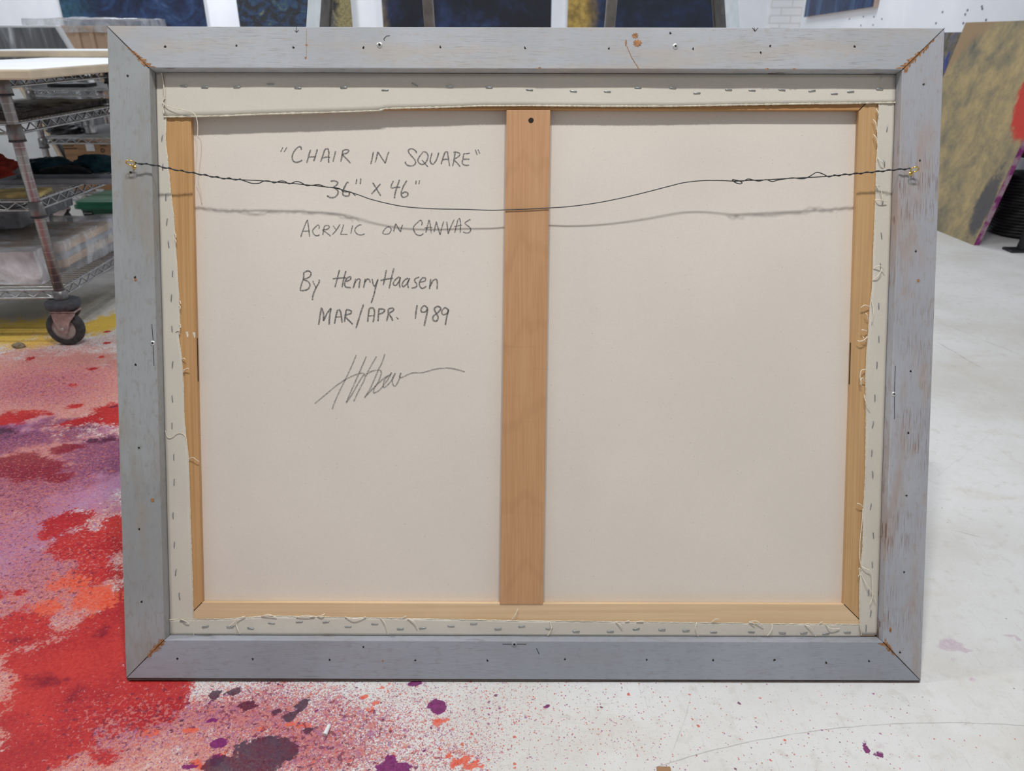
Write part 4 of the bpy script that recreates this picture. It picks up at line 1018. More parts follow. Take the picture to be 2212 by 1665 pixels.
n = t.noise(4.2, 9, 0.72, v, 0.25); f = t.noise(26, 6, 0.7, v)
c = t.ramp(n, [(0.28, lin(78, 84, 86)), (0.42, lin(138, 126, 98)), (0.55, lin(172, 152, 108)), (0.72, lin(196, 172, 118))])
c = t.mix(t.step(f, 0.48, 0.75, 0, 0.5), c, lin(112, 112, 98))
X, Y, _ = t.sep()
wob = t.math('MULTIPLY', t.math('SUBTRACT', n, 0.5), 0.22)
# red patch on the near side, slate patch below it, both in the painting's own coordinates
red = t.step(t.math('ADD', t.math('SQRT', t.math('ADD', t.math('POWER', t.math('MULTIPLY', X, 1.3), 2.0), t.math('POWER', t.math('SUBTRACT', Y, 0.77), 2.0))), wob), 0.22, 0.26, 1, 0)
c = t.mix(red, c, (0.55, 0.035, 0.015))
sl = t.step(t.math('ADD', t.math('SQRT', t.math('ADD', t.math('POWER', t.math('MULTIPLY', t.math('SUBTRACT', X, 0.06), 2.2), 2.0), t.math('POWER', t.math('MULTIPLY', t.math('SUBTRACT', Y, 0.20), 0.8), 2.0))), wob), 0.10, 0.16, 1, 0)
c = t.mix(t.math('MULTIPLY', sl, 0.85), c, lin(58, 60, 72))
pale = t.step(t.math('ADD', t.math('ADD', X, t.math('MULTIPLY', Y, -0.9)), wob), -0.16, -0.10)
topl = t.step(t.math('ADD', t.math('ADD', X, Y), wob), 1.62, 1.72)
c = t.mix(topl, c, lin(156, 130, 96))
t.bump(t.math('ADD', n, f), 0.4, 0.004)
M['khaki'] = t.fin(c, 0.55)
t = NT('stained_edge')
n = t.noise(9, 5, 0.6)
M['stained_edge'] = t.fin(t.ramp(n, [(0.3, lin(70, 50, 96)), (0.45, lin(140, 44, 116)), (0.56, lin(176, 150, 160)), (0.7, lin(110, 90, 130))]), 0.7)
leaning('leaning_painting', (2.4037, 3.740, 0.0), 0.848, 1.075, M['khaki'], M['stained_edge'], 'khaki abstract painting with red patch and purple-stained edge, standing on the floor, leaning right', 0.03)
m5 = abstract('dark_blue_umber_paint', [(0.35, lin(40, 44, 56)), (0.48, lin(78, 74, 66)), (0.56, lin(120, 112, 90)), (0.66, lin(40, 56, 130))], 3.2, 1.2, 0.3, 0.5, None, 5.5)
leaning('leaning_painting', (2.408, 4.625, 0.0), 1.0, 1.026, m5, M['edge_white'], 'dark umber and blue painting leaning just behind the khaki one', 0.035, LA)

# black steel rack and cable reels behind them
M['black_steel'] = plain('black_steel', (0.028, 0.029, 0.032), 0.45, 0.5, 0.25, 60, 0.2)
M['rubber_cable'] = plain('black_cable', (0.012, 0.012, 0.013), 0.5, 0, 0.3, 80, 0.2)
M['brown_board'] = plain('brown_board', (0.085, 0.055, 0.035), 0.7, 0, 0.3, 40, 0.2)
rk = empty('steel_rack', (2.577, 3.622, 0)); tag(rk, 'black steel rack with flat feet at the right edge beside the khaki painting', 'rack')
for dy, x_off in ((0.0, 0.0), (0.95, 0.12)):
    for dx in (x_off, 0.42):
        t_ = 0.11 if dx < 0.2 else 0.0
        mb = MB(); q0 = [(-0.022, -0.02), (0.022, -0.02), (0.022, 0.02), (-0.022, 0.02)]
        mb.hexa([Vector((dx + a, dy + b, 0.012)) for a, b in q0], [Vector((dx + t_ + a * 0.8, dy + b * 0.8, 0.95)) for a, b in q0])
        lg = mb.build('leg', M['black_steel'], rk, 0.003, 1)
        mb = MB(); mb.box((dx - 0.075, dy - 0.035, 0), (dx + 0.075, dy + 0.045, 0.012)); mb.build('foot', M['black_steel'], lg, 0.003, 1)
for z_ in (0.40, 0.78):
    mb = MB(); mb.box((0.135, -0.02, z_), (0.44, 0.97, z_ + 0.022)); mb.build('shelf', M['brown_board'], rk, 0.003, 1)
def coil(name, c, R, r0, n, zr, label):
    root = empty(name, c); tag(root, label, 'cable', 'black cable coils on the steel rack')
    mb = MB()
    pts = []
    for k in range(n * 40):
        a = 2 * math.pi * k / 40
        rr = R + 0.004 * math.sin(k * 1.7)
        pts.append((math.cos(a) * rr, math.sin(a) * rr, r0 + k / 40 * zr))
    mb.tube(pts, r0, 8)
    mb.build('cable_winding', M['rubber_cable'], root)
    mb = MB(); mb.lathe([(0.0001, 0), (R * 0.92, 0), (R * 0.92, n * zr + r0), (0.0001, n * zr + r0)], (0, 0, 0), 'z', 32); mb.build('reel_core', M['black_steel'], root)
coil('cable_coil', (2.805, 3.985, 0.0), 0.155, 0.0085, 19, 0.0165, 'black cable wound on a reel on the floor under the steel rack')
coil('cable_coil', (2.857, 3.985, 0.4225), 0.135, 0.0085, 12, 0.0165, 'black cable wound on a reel on the shelf of the steel rack')

# ================================================================== LADDER BEHIND THE FRAME
t = NT('brushed_aluminium')
n = t.noise(1.0, 5, 0.6, t.mapped((120, 120, 5)))
M['alu'] = t.fin(t.mix(t.step(n, 0.3, 0.7), (0.56, 0.62, 0.67), (0.68, 0.73, 0.77)), 0.5, 0.35)
M['alu_dark'] = plain('shaded_channel', (0.115, 0.105, 0.095), 0.6, 0.3, 0.3, 40, 0.2)  # shade inside the rail channel put into the colour; top cap shares it
M['leg_grey'] = plain('taupe_leg', (0.25, 0.23, 0.215), 0.5, 0.3, 0.2, 20, 0.1)
lad = empty('step_ladder', (0.018, 1.05, 0)); tag(lad, 'aluminium step ladder standing behind the framed canvas, only its upright rails showing', 'ladder')
TOPZ = 1.75; lean_l = math.tan(math.radians(13))
yf = 1.345 - 1.05 - lean_l * 1.0            # front face at z = 0
def xr(z): return 0.3345 - 0.135 * (z - 1.0)
for sgn in (-1, 1):
    mb = MB()
    def sec(z, xo0, xo1, y0, y1):
        y_ = yf + lean_l * z
        return [Vector((sgn * (xr(z) + xo0), y_ + y0, z)), Vector((sgn * (xr(z) + xo1), y_ + y0, z)), Vector((sgn * (xr(z) + xo1), y_ + y1, z)), Vector((sgn * (xr(z) + xo0), y_ + y1, z))]
    mb.hexa(sec(0.02, 0.0, 0.0215, 0.0, 0.004), sec(TOPZ, 0.0, 0.0215, 0.0, 0.004), 0)       # front flange
    mb.hexa(sec(0.02, 0.0025, 0.006, 0.004, 0.085), sec(TOPZ, 0.0025, 0.006, 0.004, 0.085), 1)      # web of the channel
    mb.hexa(sec(0.02, 0.0, 0.0215, 0.085, 0.089), sec(TOPZ, 0.0, 0.0215, 0.085, 0.089), 1)
    r_o = mb.build('rail', [M['alu'], M['alu_dark']], lad)
    mb = MB(); b4 = sec(0.0, -0.004, 0.03, -0.008, 0.097); t4 = sec(0.05, -0.004, 0.03, -0.008, 0.097); mb.hexa(b4, t4); mb.build('foot', M['rubber_cable'], r_o, 0.003, 1)
    mb = MB()
    def leg(z, o0, o1, a, b):
        y_ = 0.85 + (1.75 - z) * 0.36 - 0.27
        return [Vector((sgn * (0.2005 + o0), y_ + a, z)), Vector((sgn * (0.2005 + o1), y_ + a, z)), Vector((sgn * (0.2005 + o1), y_ + b, z)), Vector((sgn * (0.2005 + o0), y_ + b, z))]
    mb.hexa(leg(0.0, 0, 0.023, 0, 0.03), leg(TOPZ, 0, 0.023, 0, 0.03)); mb.build('rear_leg', M['leg_grey'], lad, 0.002, 1)
for z_ in (0.30, 0.58, 0.86, 1.22, 1.50):
    mb = MB(); y_ = yf + lean_l * z_
    mb.box((-xr(z_) - 0.002, y_ + 0.006, z_ - 0.02), (xr(z_) + 0.002, y_ + 0.084, z_)); mb.build('step', M['alu'], lad, 0.002, 1)
mb = MB(); y_ = yf + lean_l * TOPZ; mb.box((-0.27, y_ - 0.03, TOPZ), (0.27, y_ + 0.24, TOPZ + 0.04)); mb.build('top_cap', M['alu_dark'], lad, 0.006, 2)

# ================================================================== WIRE CART AT THE LEFT
t = NT('chrome_wire')
M['chrome'] = t.fin(t.mix(t.step(t.noise(30, 3), 0.4, 0.7), (0.33, 0.33, 0.335), (0.47, 0.47, 0.475)), 0.25, 0.92)
t = NT('ringed_chrome_post')
zz = t.sep()[2]
rg = t.math('FRACT', t.math('MULTIPLY', zz, 1 / 0.0255))
gr = t.step(t.math('ABSOLUTE', t.math('SUBTRACT', rg, 0.5)), 0.44, 0.48)
c = t.mix(t.step(t.noise(18, 4), 0.45, 0.65), (0.33, 0.315, 0.31), (0.27, 0.18, 0.19))
c = t.mix(t.math('MULTIPLY', gr, 0.6), c, (0.60, 0.59, 0.59))
t.bump(gr, 0.4, -0.001)
M['post'] = t.fin(c, 0.3, 0.8)
M['collar'] = plain('grey_collar', (0.19, 0.185, 0.185), 0.4, 0.7, 0.2, 40)
M['bumper'] = plain('grey_rubber_bumper', (0.045, 0.047, 0.055), 0.7, 0, 0.25, 60, 0.3)
M['tyre'] = plain('dark_tyre', (0.035, 0.035, 0.036), 0.75, 0, 0.35, 90, 0.4)
M['hub'] = plain('beige_hub', (0.38, 0.34, 0.31), 0.55, 0, 0.15, 40)
M['fork'] = plain('stained_zinc_fork', (0.40, 0.33, 0.31), 0.45, 0.5, 0.25, 40)
cart = empty('wire_shelf_cart', (-1.539, 2.378, 0), (0, 0, 0.038)); tag(cart, 'nearer chrome wire shelf cart on casters, loaded with white boards and rags', 'cart')
CW, CD = 0.93, 0.70
TZ = [(0.864, 0.838), (0.731, 0.707), (0.4955, 0.4655), (0.198, 0.168)]
def shelf_mesh():
    mb = MB(); H_ = 0.028
    for z_ in (0.0, -H_):
        R_ = 0.0042
        for a, b in (((0,0),(-CW,0)),((-CW,0),(-CW,CD)),((-CW,CD),(0,CD)),((0,CD),(0,0))):
            mb.tube([(a[0], a[1], z_), (b[0], b[1], z_)], R_, 8)
    def zig(a, b):
        L = math.hypot(b[0]-a[0], b[1]-a[1]); n = int(L / 0.030); pts = []
        for i in range(n + 1):
            f = i / n; pts.append(Vector((a[0] + (b[0]-a[0])*f, a[1] + (b[1]-a[1])*f, -0.003 if i % 2 == 0 else -H_ + 0.003)))
        mb.tube(pts, 0.0030, 6)
    zig((0,0),(-CW,0)); zig((-CW,CD),(0,CD)); zig((0,CD),(0,0)); zig((-CW,0),(-CW,CD))
    n = int(CD / 0.022)
    for i in range(1, n):
        y_ = CD * i / n; mb.tube([(0, y_, 0.004), (-CW, y_, 0.004)], 0.0024, 6)
    for k in range(1, 4):
        x_ = -CW * k / 4; mb.tube([(x_, 0, -0.002), (x_, CD, -0.002)], 0.0035, 6)
    return mb
sh0 = None
for (zt, zb) in TZ:
    if sh0 is None:
        sh0 = shelf_mesh().build('wire_shelf', M['chrome'], cart); sh0.location = (0, 0, zt)
    else:
        s2 = sh0.copy(); COL.objects.link(s2); s2.parent = cart; s2.location = (0, 0, zt)
mbp = MB(); mbp.lathe([(0.0001, 0.165), (0.0165, 0.165), (0.0165, 0.860), (0.014, 0.865), (0.0001, 0.865)], (0,0,0), 'z', 20)
post0 = mbp.build('post', M['post'], cart)
cm = MB(); cm.lathe([(0.0165, -0.048), (0.0235, -0.046), (0.0215, -0.002), (0.0165, 0.0)], (0,0,0), 'z', 20)
cm.lathe([(0.0168, -0.052), (0.0245, -0.052), (0.0245, -0.047), (0.0168, -0.047)], (0,0,0), 'z', 20, 1)
col0 = cm.build('collar', [M['collar'], M['bumper']], post0); col0.location = (0, 0, TZ[0][0])
for (zt, zb) in TZ[1:]:
    c2 = col0.copy(); COL.objects.link(c2); c2.parent = post0; c2.location = (0, 0, zt)
# caster under the post
cas0 = empty('caster', (0, 0, 0)); cas0.parent = cart
mb = MB(); mb.lathe([(0.0001, 0.166), (0.044, 0.165), (0.054, 0.160), (0.056, 0.150), (0.054, 0.139), (0.044, 0.134), (0.0001, 0.133)], (0,0,0), 'z', 32); mb.build('bumper', M['bumper'], cas0)
whc = Vector((-0.012, 0.0, 0.0625))
mb = MB(); mb.lathe([(0.040, -0.016), (0.052, -0.0165), (0.060, -0.012), (0.0625, -0.005), (0.0625, 0.005), (0.060, 0.012), (0.052, 0.0165), (0.040, 0.016)], whc, 'y', 40)
wh = mb.build('wheel', M['tyre'], cas0)
mb = MB(); mb.lathe([(0.0001, -0.0195), (0.010, -0.0195), (0.012, -0.013), (0.030, -0.0105), (0.047, -0.0150), (0.047, 0.0150), (0.030, 0.0105), (0.012, 0.013), (0.0001, 0.0195)], whc, 'y', 40)
mb.build('hub', M['hub'], cas0)
mb = MB()
for sg in (-1, 1):
    y0_ = sg * 0.0225
    out = [(-0.036, 0.124), (0.044, 0.124), (0.040, 0.112), (0.018, 0.088), (0.004, 0.052), (-0.012, 0.048), (-0.024, 0.056), (-0.034, 0.095)]
    a_ = [Vector((x, y0_ - 0.002, z)) for x, z in out]; b_ = [Vector((x, y0_ + 0.002, z)) for x, z in out]
    n_ = len(out); mb.add(a_ + b_, [tuple(range(n_)), tuple(range(n_, 2*n_))[::-1]] + [(i, (i+1) % n_, n_ + (i+1) % n_, n_ + i) for i in range(n_)])
mb.box((-0.036, -0.0245, 0.122), (0.044, 0.0245, 0.128))
mb.lathe([(0.0001, 0.127), (0.026, 0.127), (0.026, 0.134), (0.0001, 0.134)], (0,0,0), 'z', 24)
mb.lathe([(0.0001, -0.029), (0.008, -0.0285), (0.008, -0.024), (0.008, 0.0245), (0.008, 0.0285), (0.0001, 0.029)], whc, 'y', 16)
mb.build('fork', M['fork'], cas0)
for (dx, dy) in ((-CW, 0), (-CW, CD), (0, CD)):
    p2 = post0.copy(); COL.objects.link(p2); p2.parent = cart; p2.location = (dx, dy, 0)
    for ch in list(post0.children):
        c2 = ch.copy(); COL.objects.link(c2); c2.parent = p2
    k2 = cas0.copy(); COL.objects.link(k2); k2.parent = cart; k2.location = (dx, dy, 0)
    for ch in list(cas0.children):
        c2 = ch.copy(); COL.objects.link(c2); c2.parent = k2

# a second cart of the same kind stands behind the first
cart2 = cart.copy(); COL.objects.link(cart2); cart2.location = (-1.565, 4.06, 0); cart2.rotation_euler = (0, 0, 0.0)
cart2['label'] = 'farther chrome wire shelf cart behind the loaded one, with a brown carton low down'
for ch in list(cart.children):
    c1_ = ch.copy(); COL.objects.link(c1_); c1_.parent = cart2
    for g in list(ch.children):
        c2_ = g.copy(); COL.objects.link(c2_); c2_.parent = c1_
for o_ in (cart, cart2): o_['group'] = 'chrome wire shelf carts'

# ---- things on the cart
M['board_white'] = plain('white_primed_board', (0.84, 0.86, 0.88), 0.6, 0, 0.04, 4)
M['board_edge'] = plain('cream_canvas_edge', lin(196, 180, 156), 0.8, 0, 0.10, 14, 0.3)
def board(name, pts, z0, th, label, group=None):
    """pts: plan outline of four corners, counter-clockwise"""
    cx_ = sum(p[0] for p in pts) / 4; cy_ = sum(p[1] for p in pts) / 4
    root = empty(name, (cx_, cy_, z0)); tag(root, label, 'canvas', group)
    q = [Vector((p[0] - cx_, p[1] - cy_, 0)) for p in pts]
    mb = MB(); mb.hexa(q, [v + Vector((0, 0, th)) for v in q]); mb.build('wrapped_edge', M['board_edge'], root, 0.004, 2)
    mb = MB(); mb.hexa([v * 0.985 + Vector((0, 0, th - 0.001)) for v in q], [v * 0.985 + Vector((0, 0, th + 0.0012)) for v in q]); mb.build('primed_face', M['board_white'], root)
    return root
zB = 0.8718; thB = 0.024
c1 = at_z(62, 151, zB + thB)
rdir = (at_z(231, 138.5, zB + thB) - c1).normalized()
ldir = (at_z(0, 149, zB + thB) - c1).normalized()
R2 = c1 + rdir * 1.45; L2 = c1 + Vector((-0.62, 0.012, 0))
L3 = R2 + (L2 - c1)
board('stretched_canvas', [(c1.x, c1.y), (R2.x, R2.y), (L3.x, L3.y), (L2.x, L2.y)], zB, thB, 'blank white canvas lying on the cart, lower and nearer of two, overhanging the front')
zU = zB + thB + 0.0025
q0 = at_z(0, 123, zU); q1 = at_z(231, 124, zU)
yF = (q0.y + q1.y) / 2
board('stretched_canvas', [(-2.45, yF), (-1.30, yF - 0.01), (-1.34, yF + 0.62), (-2.49, yF + 0.64)], zU, 0.025, 'blank white canvas lying on the cart, upper and farther of two')

# dark crusted panel on the second shelf
def slab(mb, lo, hi, nx, ny, amp, sc, seed=0, smooth=True, amp2=0.0):
    """box whose surfaces are roughened"""
    bm = bmesh.new()
    bmesh.ops.create_cube(bm, size=1)
    for v in bm.verts: v.co = Vector(((v.co.x + .5) * (hi[0]-lo[0]) + lo[0], (v.co.y + .5) * (hi[1]-lo[1]) + lo[1], (v.co.z + .5) * (hi[2]-lo[2]) + lo[2]))
    bmesh.ops.subdivide_edges(bm, edges=bm.edges[:], cuts=nx, use_grid_fill=True)
    bm.normal_update()
    zmin = lo[2]
    for v in bm.verts:
        d = mnoise.noise(v.co * sc + Vector((seed, seed, seed))) * amp + (abs(mnoise.noise(v.co * sc * 2.7 + Vector((seed, 0, 0)))) - 0.2) * amp2
        v.co += v.normal * d
        if v.co.z < zmin: v.co.z = zmin
    bm.verts.index_update()
    mb.add([v.co.copy() for v in bm.verts], [[v.index for v in f.verts] for f in bm.faces], 0, smooth)
    bm.free()
t = NT('dark_crust')
n = t.noise(14, 8, 0.7, t.mapped((1, 1, 3)), 1.0)
t.bump(n, 1.0, 0.02)
M['crust'] = t.fin(t.ramp(n, [(0.35, (0.02, 0.017, 0.016)), (0.5, (0.065, 0.052, 0.05)), (0.6, (0.12, 0.10, 0.105)), (0.72, (0.20, 0.16, 0.13))]), 0.32)
z2 = TZ[1][0] + 0.0075
mb = MB(); slab(mb, (-0.40, -0.33, 0), (0.40, 0.33, 0.016), 34, 34, 0.004, 9, 3, False, 0.012)
pc = at_z(120, 252, z2); o = mb.build('crusted_panel', M['crust']); o.location = (-1.985, 2.755, z2); o.rotation_euler = (0, 0, 0.03); tag(o, 'dark brown crusted panel lying on the second shelf of the wire cart', 'panel')

# rags, tray and small things on the third shelf
def lump(name, c, size, mat, label, cat, group=None, amp=0.35, seed=0, sc=3.0, rot=0.0, sub=4):
    bm = bmesh.new(); bmesh.ops.create_icosphere(bm, subdivisions=sub, radius=1.0)
    for v in bm.verts:
        p = v.co.copy()
        d = 1 + amp * mnoise.noise(p * sc * 0.5 + Vector((seed, 1, 2))) + amp * 0.7 * (0.5 - abs(mnoise.noise(p * sc + Vector((1, seed, 3))))) + amp * 0.25 * mnoise.noise(p * sc * 3 + Vector((seed, seed, 0)))
        v.co = Vector((p.x * d * size[0], p.y * d * size[1], max(p.z * d * size[2], -size[2] * 0.55) + size[2] * 0.55))
    mb = MB(); bm.verts.index_update()
    mb.add([v.co.copy() for v in bm.verts], [[v.index for v in f.verts] for f in bm.faces], 0, True); bm.free()
    o = mb.build(name, mat); o.location = c; o.rotation_euler = (0, 0, rot)
    tag(o, label, cat, group); return o
M['teal_cloth'] = plain('dark_teal_cloth', (0.010, 0.040, 0.055), 0.85, 0, 0.4, 30, 0.4, 0.2)
M['black_cloth'] = plain('black_cloth', (0.010, 0.011, 0.013), 0.85, 0, 0.4, 30, 0.4, 0.2)
M['red_cloth'] = plain('red_rag', (0.30, 0.035, 0.022), 0.8, 0, 0.4, 30, 0.4, 0.2)
z3 = TZ[2][0] + 0.0066
def on3(px, py): return at_z(px, py, z3)
def rag(px, py, dy, size, mat, label, seed):
    p = on3(px, py); lump('rag', p + Vector((0, dy, 0)), size, mat, label, 'rag', amp=0.5, seed=seed)
rag(206, 372, 0.03, (0.092, 0.062, 0.036), M['teal_cloth'], 'dark teal crumpled rag on the third cart shelf, rightmost, next to the picture frame', 2)
rag(148, 379, -0.01, (0.080, 0.045, 0.022), M['black_cloth'], 'black crumpled rag on the third cart shelf, between two teal ones', 6)
rag(96, 372, 0.04, (0.068, 0.060, 0.033), M['teal_cloth'], 'dark teal crumpled rag on the third cart shelf, just right of the front post', 9)
rag(-30, 386, 0.04, (0.085, 0.080, 0.045), M['red_cloth'], 'rust red rag on the third cart shelf, left of the front post', 4)
M['tray'] = plain('grey_plastic_tray', (0.20, 0.21, 0.235), 0.5, 0, 0.15, 10)
a, b = on3(72, 402), on3(185, 402)
tr = empty('flat_tray', ((a.x + b.x) / 2 - 0.02, a.y + 0.09, z3)); tag(tr, 'flat grey plastic tray on the third shelf of the cart below the rags', 'tray')
mb = MB(); mb.box((-0.22, -0.06, 0), (0.22, 0.06, 0.004)); mb.build('base', M['tray'], tr, 0.001, 1)
mb = MB()
for (lo, hi) in (((-0.22,-0.06,0.004),(0.22,-0.055,0.016)),((-0.22,0.055,0.004),(0.22,0.06,0.016)),((-0.22,-0.055,0.004),(-0.215,0.055,0.016)),((0.215,-0.055,0.004),(0.22,0.055,0.016))): mb.box(lo, hi)
mb.build('rim', M['tray'], tr, 0.001, 1)
M['yellow_paint'] = plain('ochre_smeared_board', (0.33, 0.25, 0.09), 0.6, 0, 0.5, 14, 0.2)
p = on3(2, 432)
mb = MB(); slab(mb, (-0.09, -0.06, 0), (0.09, 0.06, 0.012), 8, 8, 0.003, 12, 1, True); o = mb.build('palette_board', M['yellow_paint']); o.location = p + Vector((0, 0.08, 0)); o.rotation_euler = (0, 0, 0.2); tag(o, 'ochre smeared palette board on the third shelf at the photo\'s left edge', 'board')
# metal clamp lamp head and dark tools at the rear of shelf two, seen under the crusted panel
M['dark_tool'] = plain('dark_tool', (0.02, 0.02, 0.022), 0.5, 0.3, 0.3, 40, 0.3)
xc = at_y(194, 280, 4.22).x
jar = empty('metal_can', (xc, 4.22, z3)); tag(jar, 'shiny metal can on the farther cart, third shelf', 'can')
mb = MB(); mb.lathe([(0.0001, 0), (0.034, 0), (0.036, 0.003), (0.034, 0.008), (0.034, 0.072), (0.036, 0.076), (0.033, 0.078), (0.030, 0.073), (0.030, 0.010), (0.0001, 0.010)], (0,0,0), 'z', 28); mb.build('body', M['chrome'], jar)
mb = MB(); mb.tube([(0.034 * math.cos(a), -0.036 - 0.014 * math.sin(a), 0.066 - 0.03 * math.sin(a)) for a in [math.pi * i / 14 for i in range(15)]], 0.0016, 6); mb.build('handle', M['chrome'], jar)
xc = at_y(146, 284, 4.22).x
lump('tool_pouch', Vector((xc, 4.22, z3)), (0.085, 0.07, 0.028), M['dark_tool'], 'black crumpled pouch on the farther cart, third shelf, left of the metal can', 'pouch', amp=0.6, seed=13)
mb = MB(); slab(mb, (-0.10, -0.06, 0), (0.10, 0.06, 0.016), 8, 8, 0.004, 14, 5, True); o = mb.build('dark_plate', M['dark_tool']); o.location = (at_y(158, 190, 4.25).x, 4.25, TZ[1][0] + 0.0075); tag(o, 'flat dark plate on the farther cart, second shelf', 'plate')

# plastic-wrapped bundles on the bottom shelf
def plastic(name, col, a0, a1, rough=0.22):
    t = NT(name)
    n = t.noise(5, 3, 0.5, None, 2.5); w = t.noise(1, 4, 0.55, t.mapped((9, 30, 9), (0, 0, 0), (0.3, 0.4, 0.7)), 1.2)
    al = t.step(n, 0.35, 0.65, a0, a1)
    c = t.mix(t.step(w, 0.35, 0.7), scl(col, 0.82), scl(col, 1.15))
    t.bump(t.math('ADD', n, t.math('MULTIPLY', w, 0.5)), 0.6, 0.02)
    return t.fin(c, rough, 0, 0.6, al)
M['plastic_clear'] = plastic('clear_sheeting', (0.62, 0.65, 0.70), 0.22, 0.60)
M['plastic_milky'] = plastic('milky_sheeting', (0.70, 0.69, 0.71), 0.82, 1.0, 0.3)
M['plastic_grey'] = plastic('grey_sheeting', (0.11, 0.115, 0.13), 0.85, 1.0, 0.3)
M['strip'] = plain('pale_timber', lin(206, 176, 146), 0.6, 0, 0.12, 12)
M['pale_grey'] = plain('bluish_canvas', (0.35, 0.38, 0.42), 0.7, 0, 0.15, 8)
z4 = TZ[3][0] + 0.0064
def bundle(name, loc, size, rot, mat, label, strips, seed, inner):
    root = empty(name, loc, (0, 0, rot)); tag(root, label, 'bundle')
    X_, Y_, Z_ = size
    mb = MB(); slab(mb, (-X_/2, -Y_/2, 0), (X_/2, Y_/2, Z_), 26, 26, 0.008, 4, seed, True, 0.012); mb.build('plastic_wrap', mat, root)
    mb = MB(); mb.box((-X_/2 + .03, -Y_/2 + .03, 0.022), (X_/2 - .03, Y_/2 - .03, Z_ - 0.022)); mb.build('wrapped_canvas', inner, root, 0.004, 1)
    for z_ in strips:
        mb = MB(); mb.box((-X_/2 + .021, -Y_/2 + .021, z_), (X_/2 - .021, Y_/2 - .021, z_ + 0.026)); mb.build('timber_edge', M['strip'], root, 0.003, 1)
    return root
bundle('wrapped_bundle', (-1.888, 2.735, z4), (0.60, 0.44, 0.120), 0.038, M['plastic_clear'], 'clear plastic wrapped canvases with pale timber edges, bottom cart shelf, right of the front post', (0.022, 0.074), 2, M['pale_grey'])
bundle('wrapped_bundle', (-1.913, 2.440, z4), (0.60, 0.075, 0.118), 0.02, M['plastic_milky'], 'milky white plastic bundle, bottom cart shelf front, left of the front post', (), 5, M['edge_white'])
bundle('wrapped_bundle', (-2.04, 2.80, z4 + 0.146), (0.50, 0.42, 0.070), 0.1, M['plastic_grey'], 'dark grey plastic bundle on top of the clear wrapped one, bottom cart shelf', (), 8, M['tray'])
# green tub with a lid
M['green'] = plain('green_plastic', (0.004, 0.095, 0.048), 0.35, 0, 0.15, 6)
M['tub_badge'] = plain('black_badge', (0.012, 0.014, 0.014), 0.5)
M['tub_print'] = plain('pale_print', (0.55, 0.58, 0.55), 0.6)
gY = 3.45
gl = at_y(149, 430, gY); gb = at_y(165, 476, gY)
zt4 = at_y(165, 477, gY).z
tub = empty('green_tub', (gl.x + 0.20, gY + 0.16, zt4 + 0.002)); tag(tub, 'dark green plastic tub with lid on a lilac box between the two carts', 'tub')
def rr_ring(w, d, r, z, n=6):
    pts = []
    for (cx_, cy_, a0) in ((w-r, d-r, 0), (-w+r, d-r, math.pi/2), (-w+r, -d+r, math.pi), (w-r, -d+r, 3*math.pi/2)):
        for k in range(n + 1):
            a = a0 + math.pi/2 * k / n; pts.append(Vector((cx_ + r * math.cos(a), cy_ + r * math.sin(a), z)))
    return pts
def loft(mb, rings, mat=0):
    n = len(rings[0]); vs = [v for R in rings for v in R]
    fs = [(i*n+k, i*n+(k+1) % n, (i+1)*n+(k+1) % n, (i+1)*n+k) for i in range(len(rings)-1) for k in range(n)]
    fs += [tuple(range(n))[::-1], tuple(range((len(rings)-1)*n, len(rings)*n))]
    mb.add(vs, fs, mat)
ht = at_y(149, 437, gY).z - zt4
mb = MB(); loft(mb, [rr_ring(0.165, 0.13, 0.03, 0), rr_ring(0.185, 0.145, 0.03, ht * 0.62)]); body = mb.build('body', M['green'], tub)
mb = MB(); loft(mb, [rr_ring(0.20, 0.16, 0.035, ht * 0.60), rr_ring(0.20, 0.16, 0.035, ht * 0.78), rr_ring(0.192, 0.152, 0.03, ht * 0.80), rr_ring(0.192, 0.152, 0.03, ht * 0.97), rr_ring(0.178, 0.138, 0.025, ht)]); mb.build('lid', M['green'], tub)
mb = MB(); bx = at_y(187, 470, gY).x - (gl.x + 0.20)
mb.lathe([(0.0001, 0), (0.024, 0), (0.024, 0.004), (0.0001, 0.004)], (bx, -0.141, 0.030), 'y', 24)
for k, (u0, u1) in enumerate(((-0.019, -0.014), (-0.012, -0.009), (-0.006, -0.002), (0.001, 0.004), (0.007, 0.011), (0.014, 0.018))):
    mb.box((bx + u0, -0.1425, 0.028), (bx + u1, -0.1405, 0.032), 1)
mb.build('badge', [M['tub_badge'], M['tub_print']], body)
M['lilac'] = plain('lilac_plastic', (0.36, 0.27, 0.40), 0.55, 0, 0.08, 6)
lb = empty('storage_box', (gl.x + 0.22, gY + 0.17, 0)); tag(lb, 'lilac plastic storage box on the floor under the green tub', 'box')
mb = MB(); loft(mb, [rr_ring(0.19, 0.15, 0.03, 0), rr_ring(0.205, 0.165, 0.03, zt4 - 0.022)]); mb.build('body', M['lilac'], lb)
mb = MB(); loft(mb, [rr_ring(0.215, 0.172, 0.03, zt4 - 0.022), rr_ring(0.215, 0.172, 0.03, zt4)]); mb.build('lid', M['lilac'], lb)
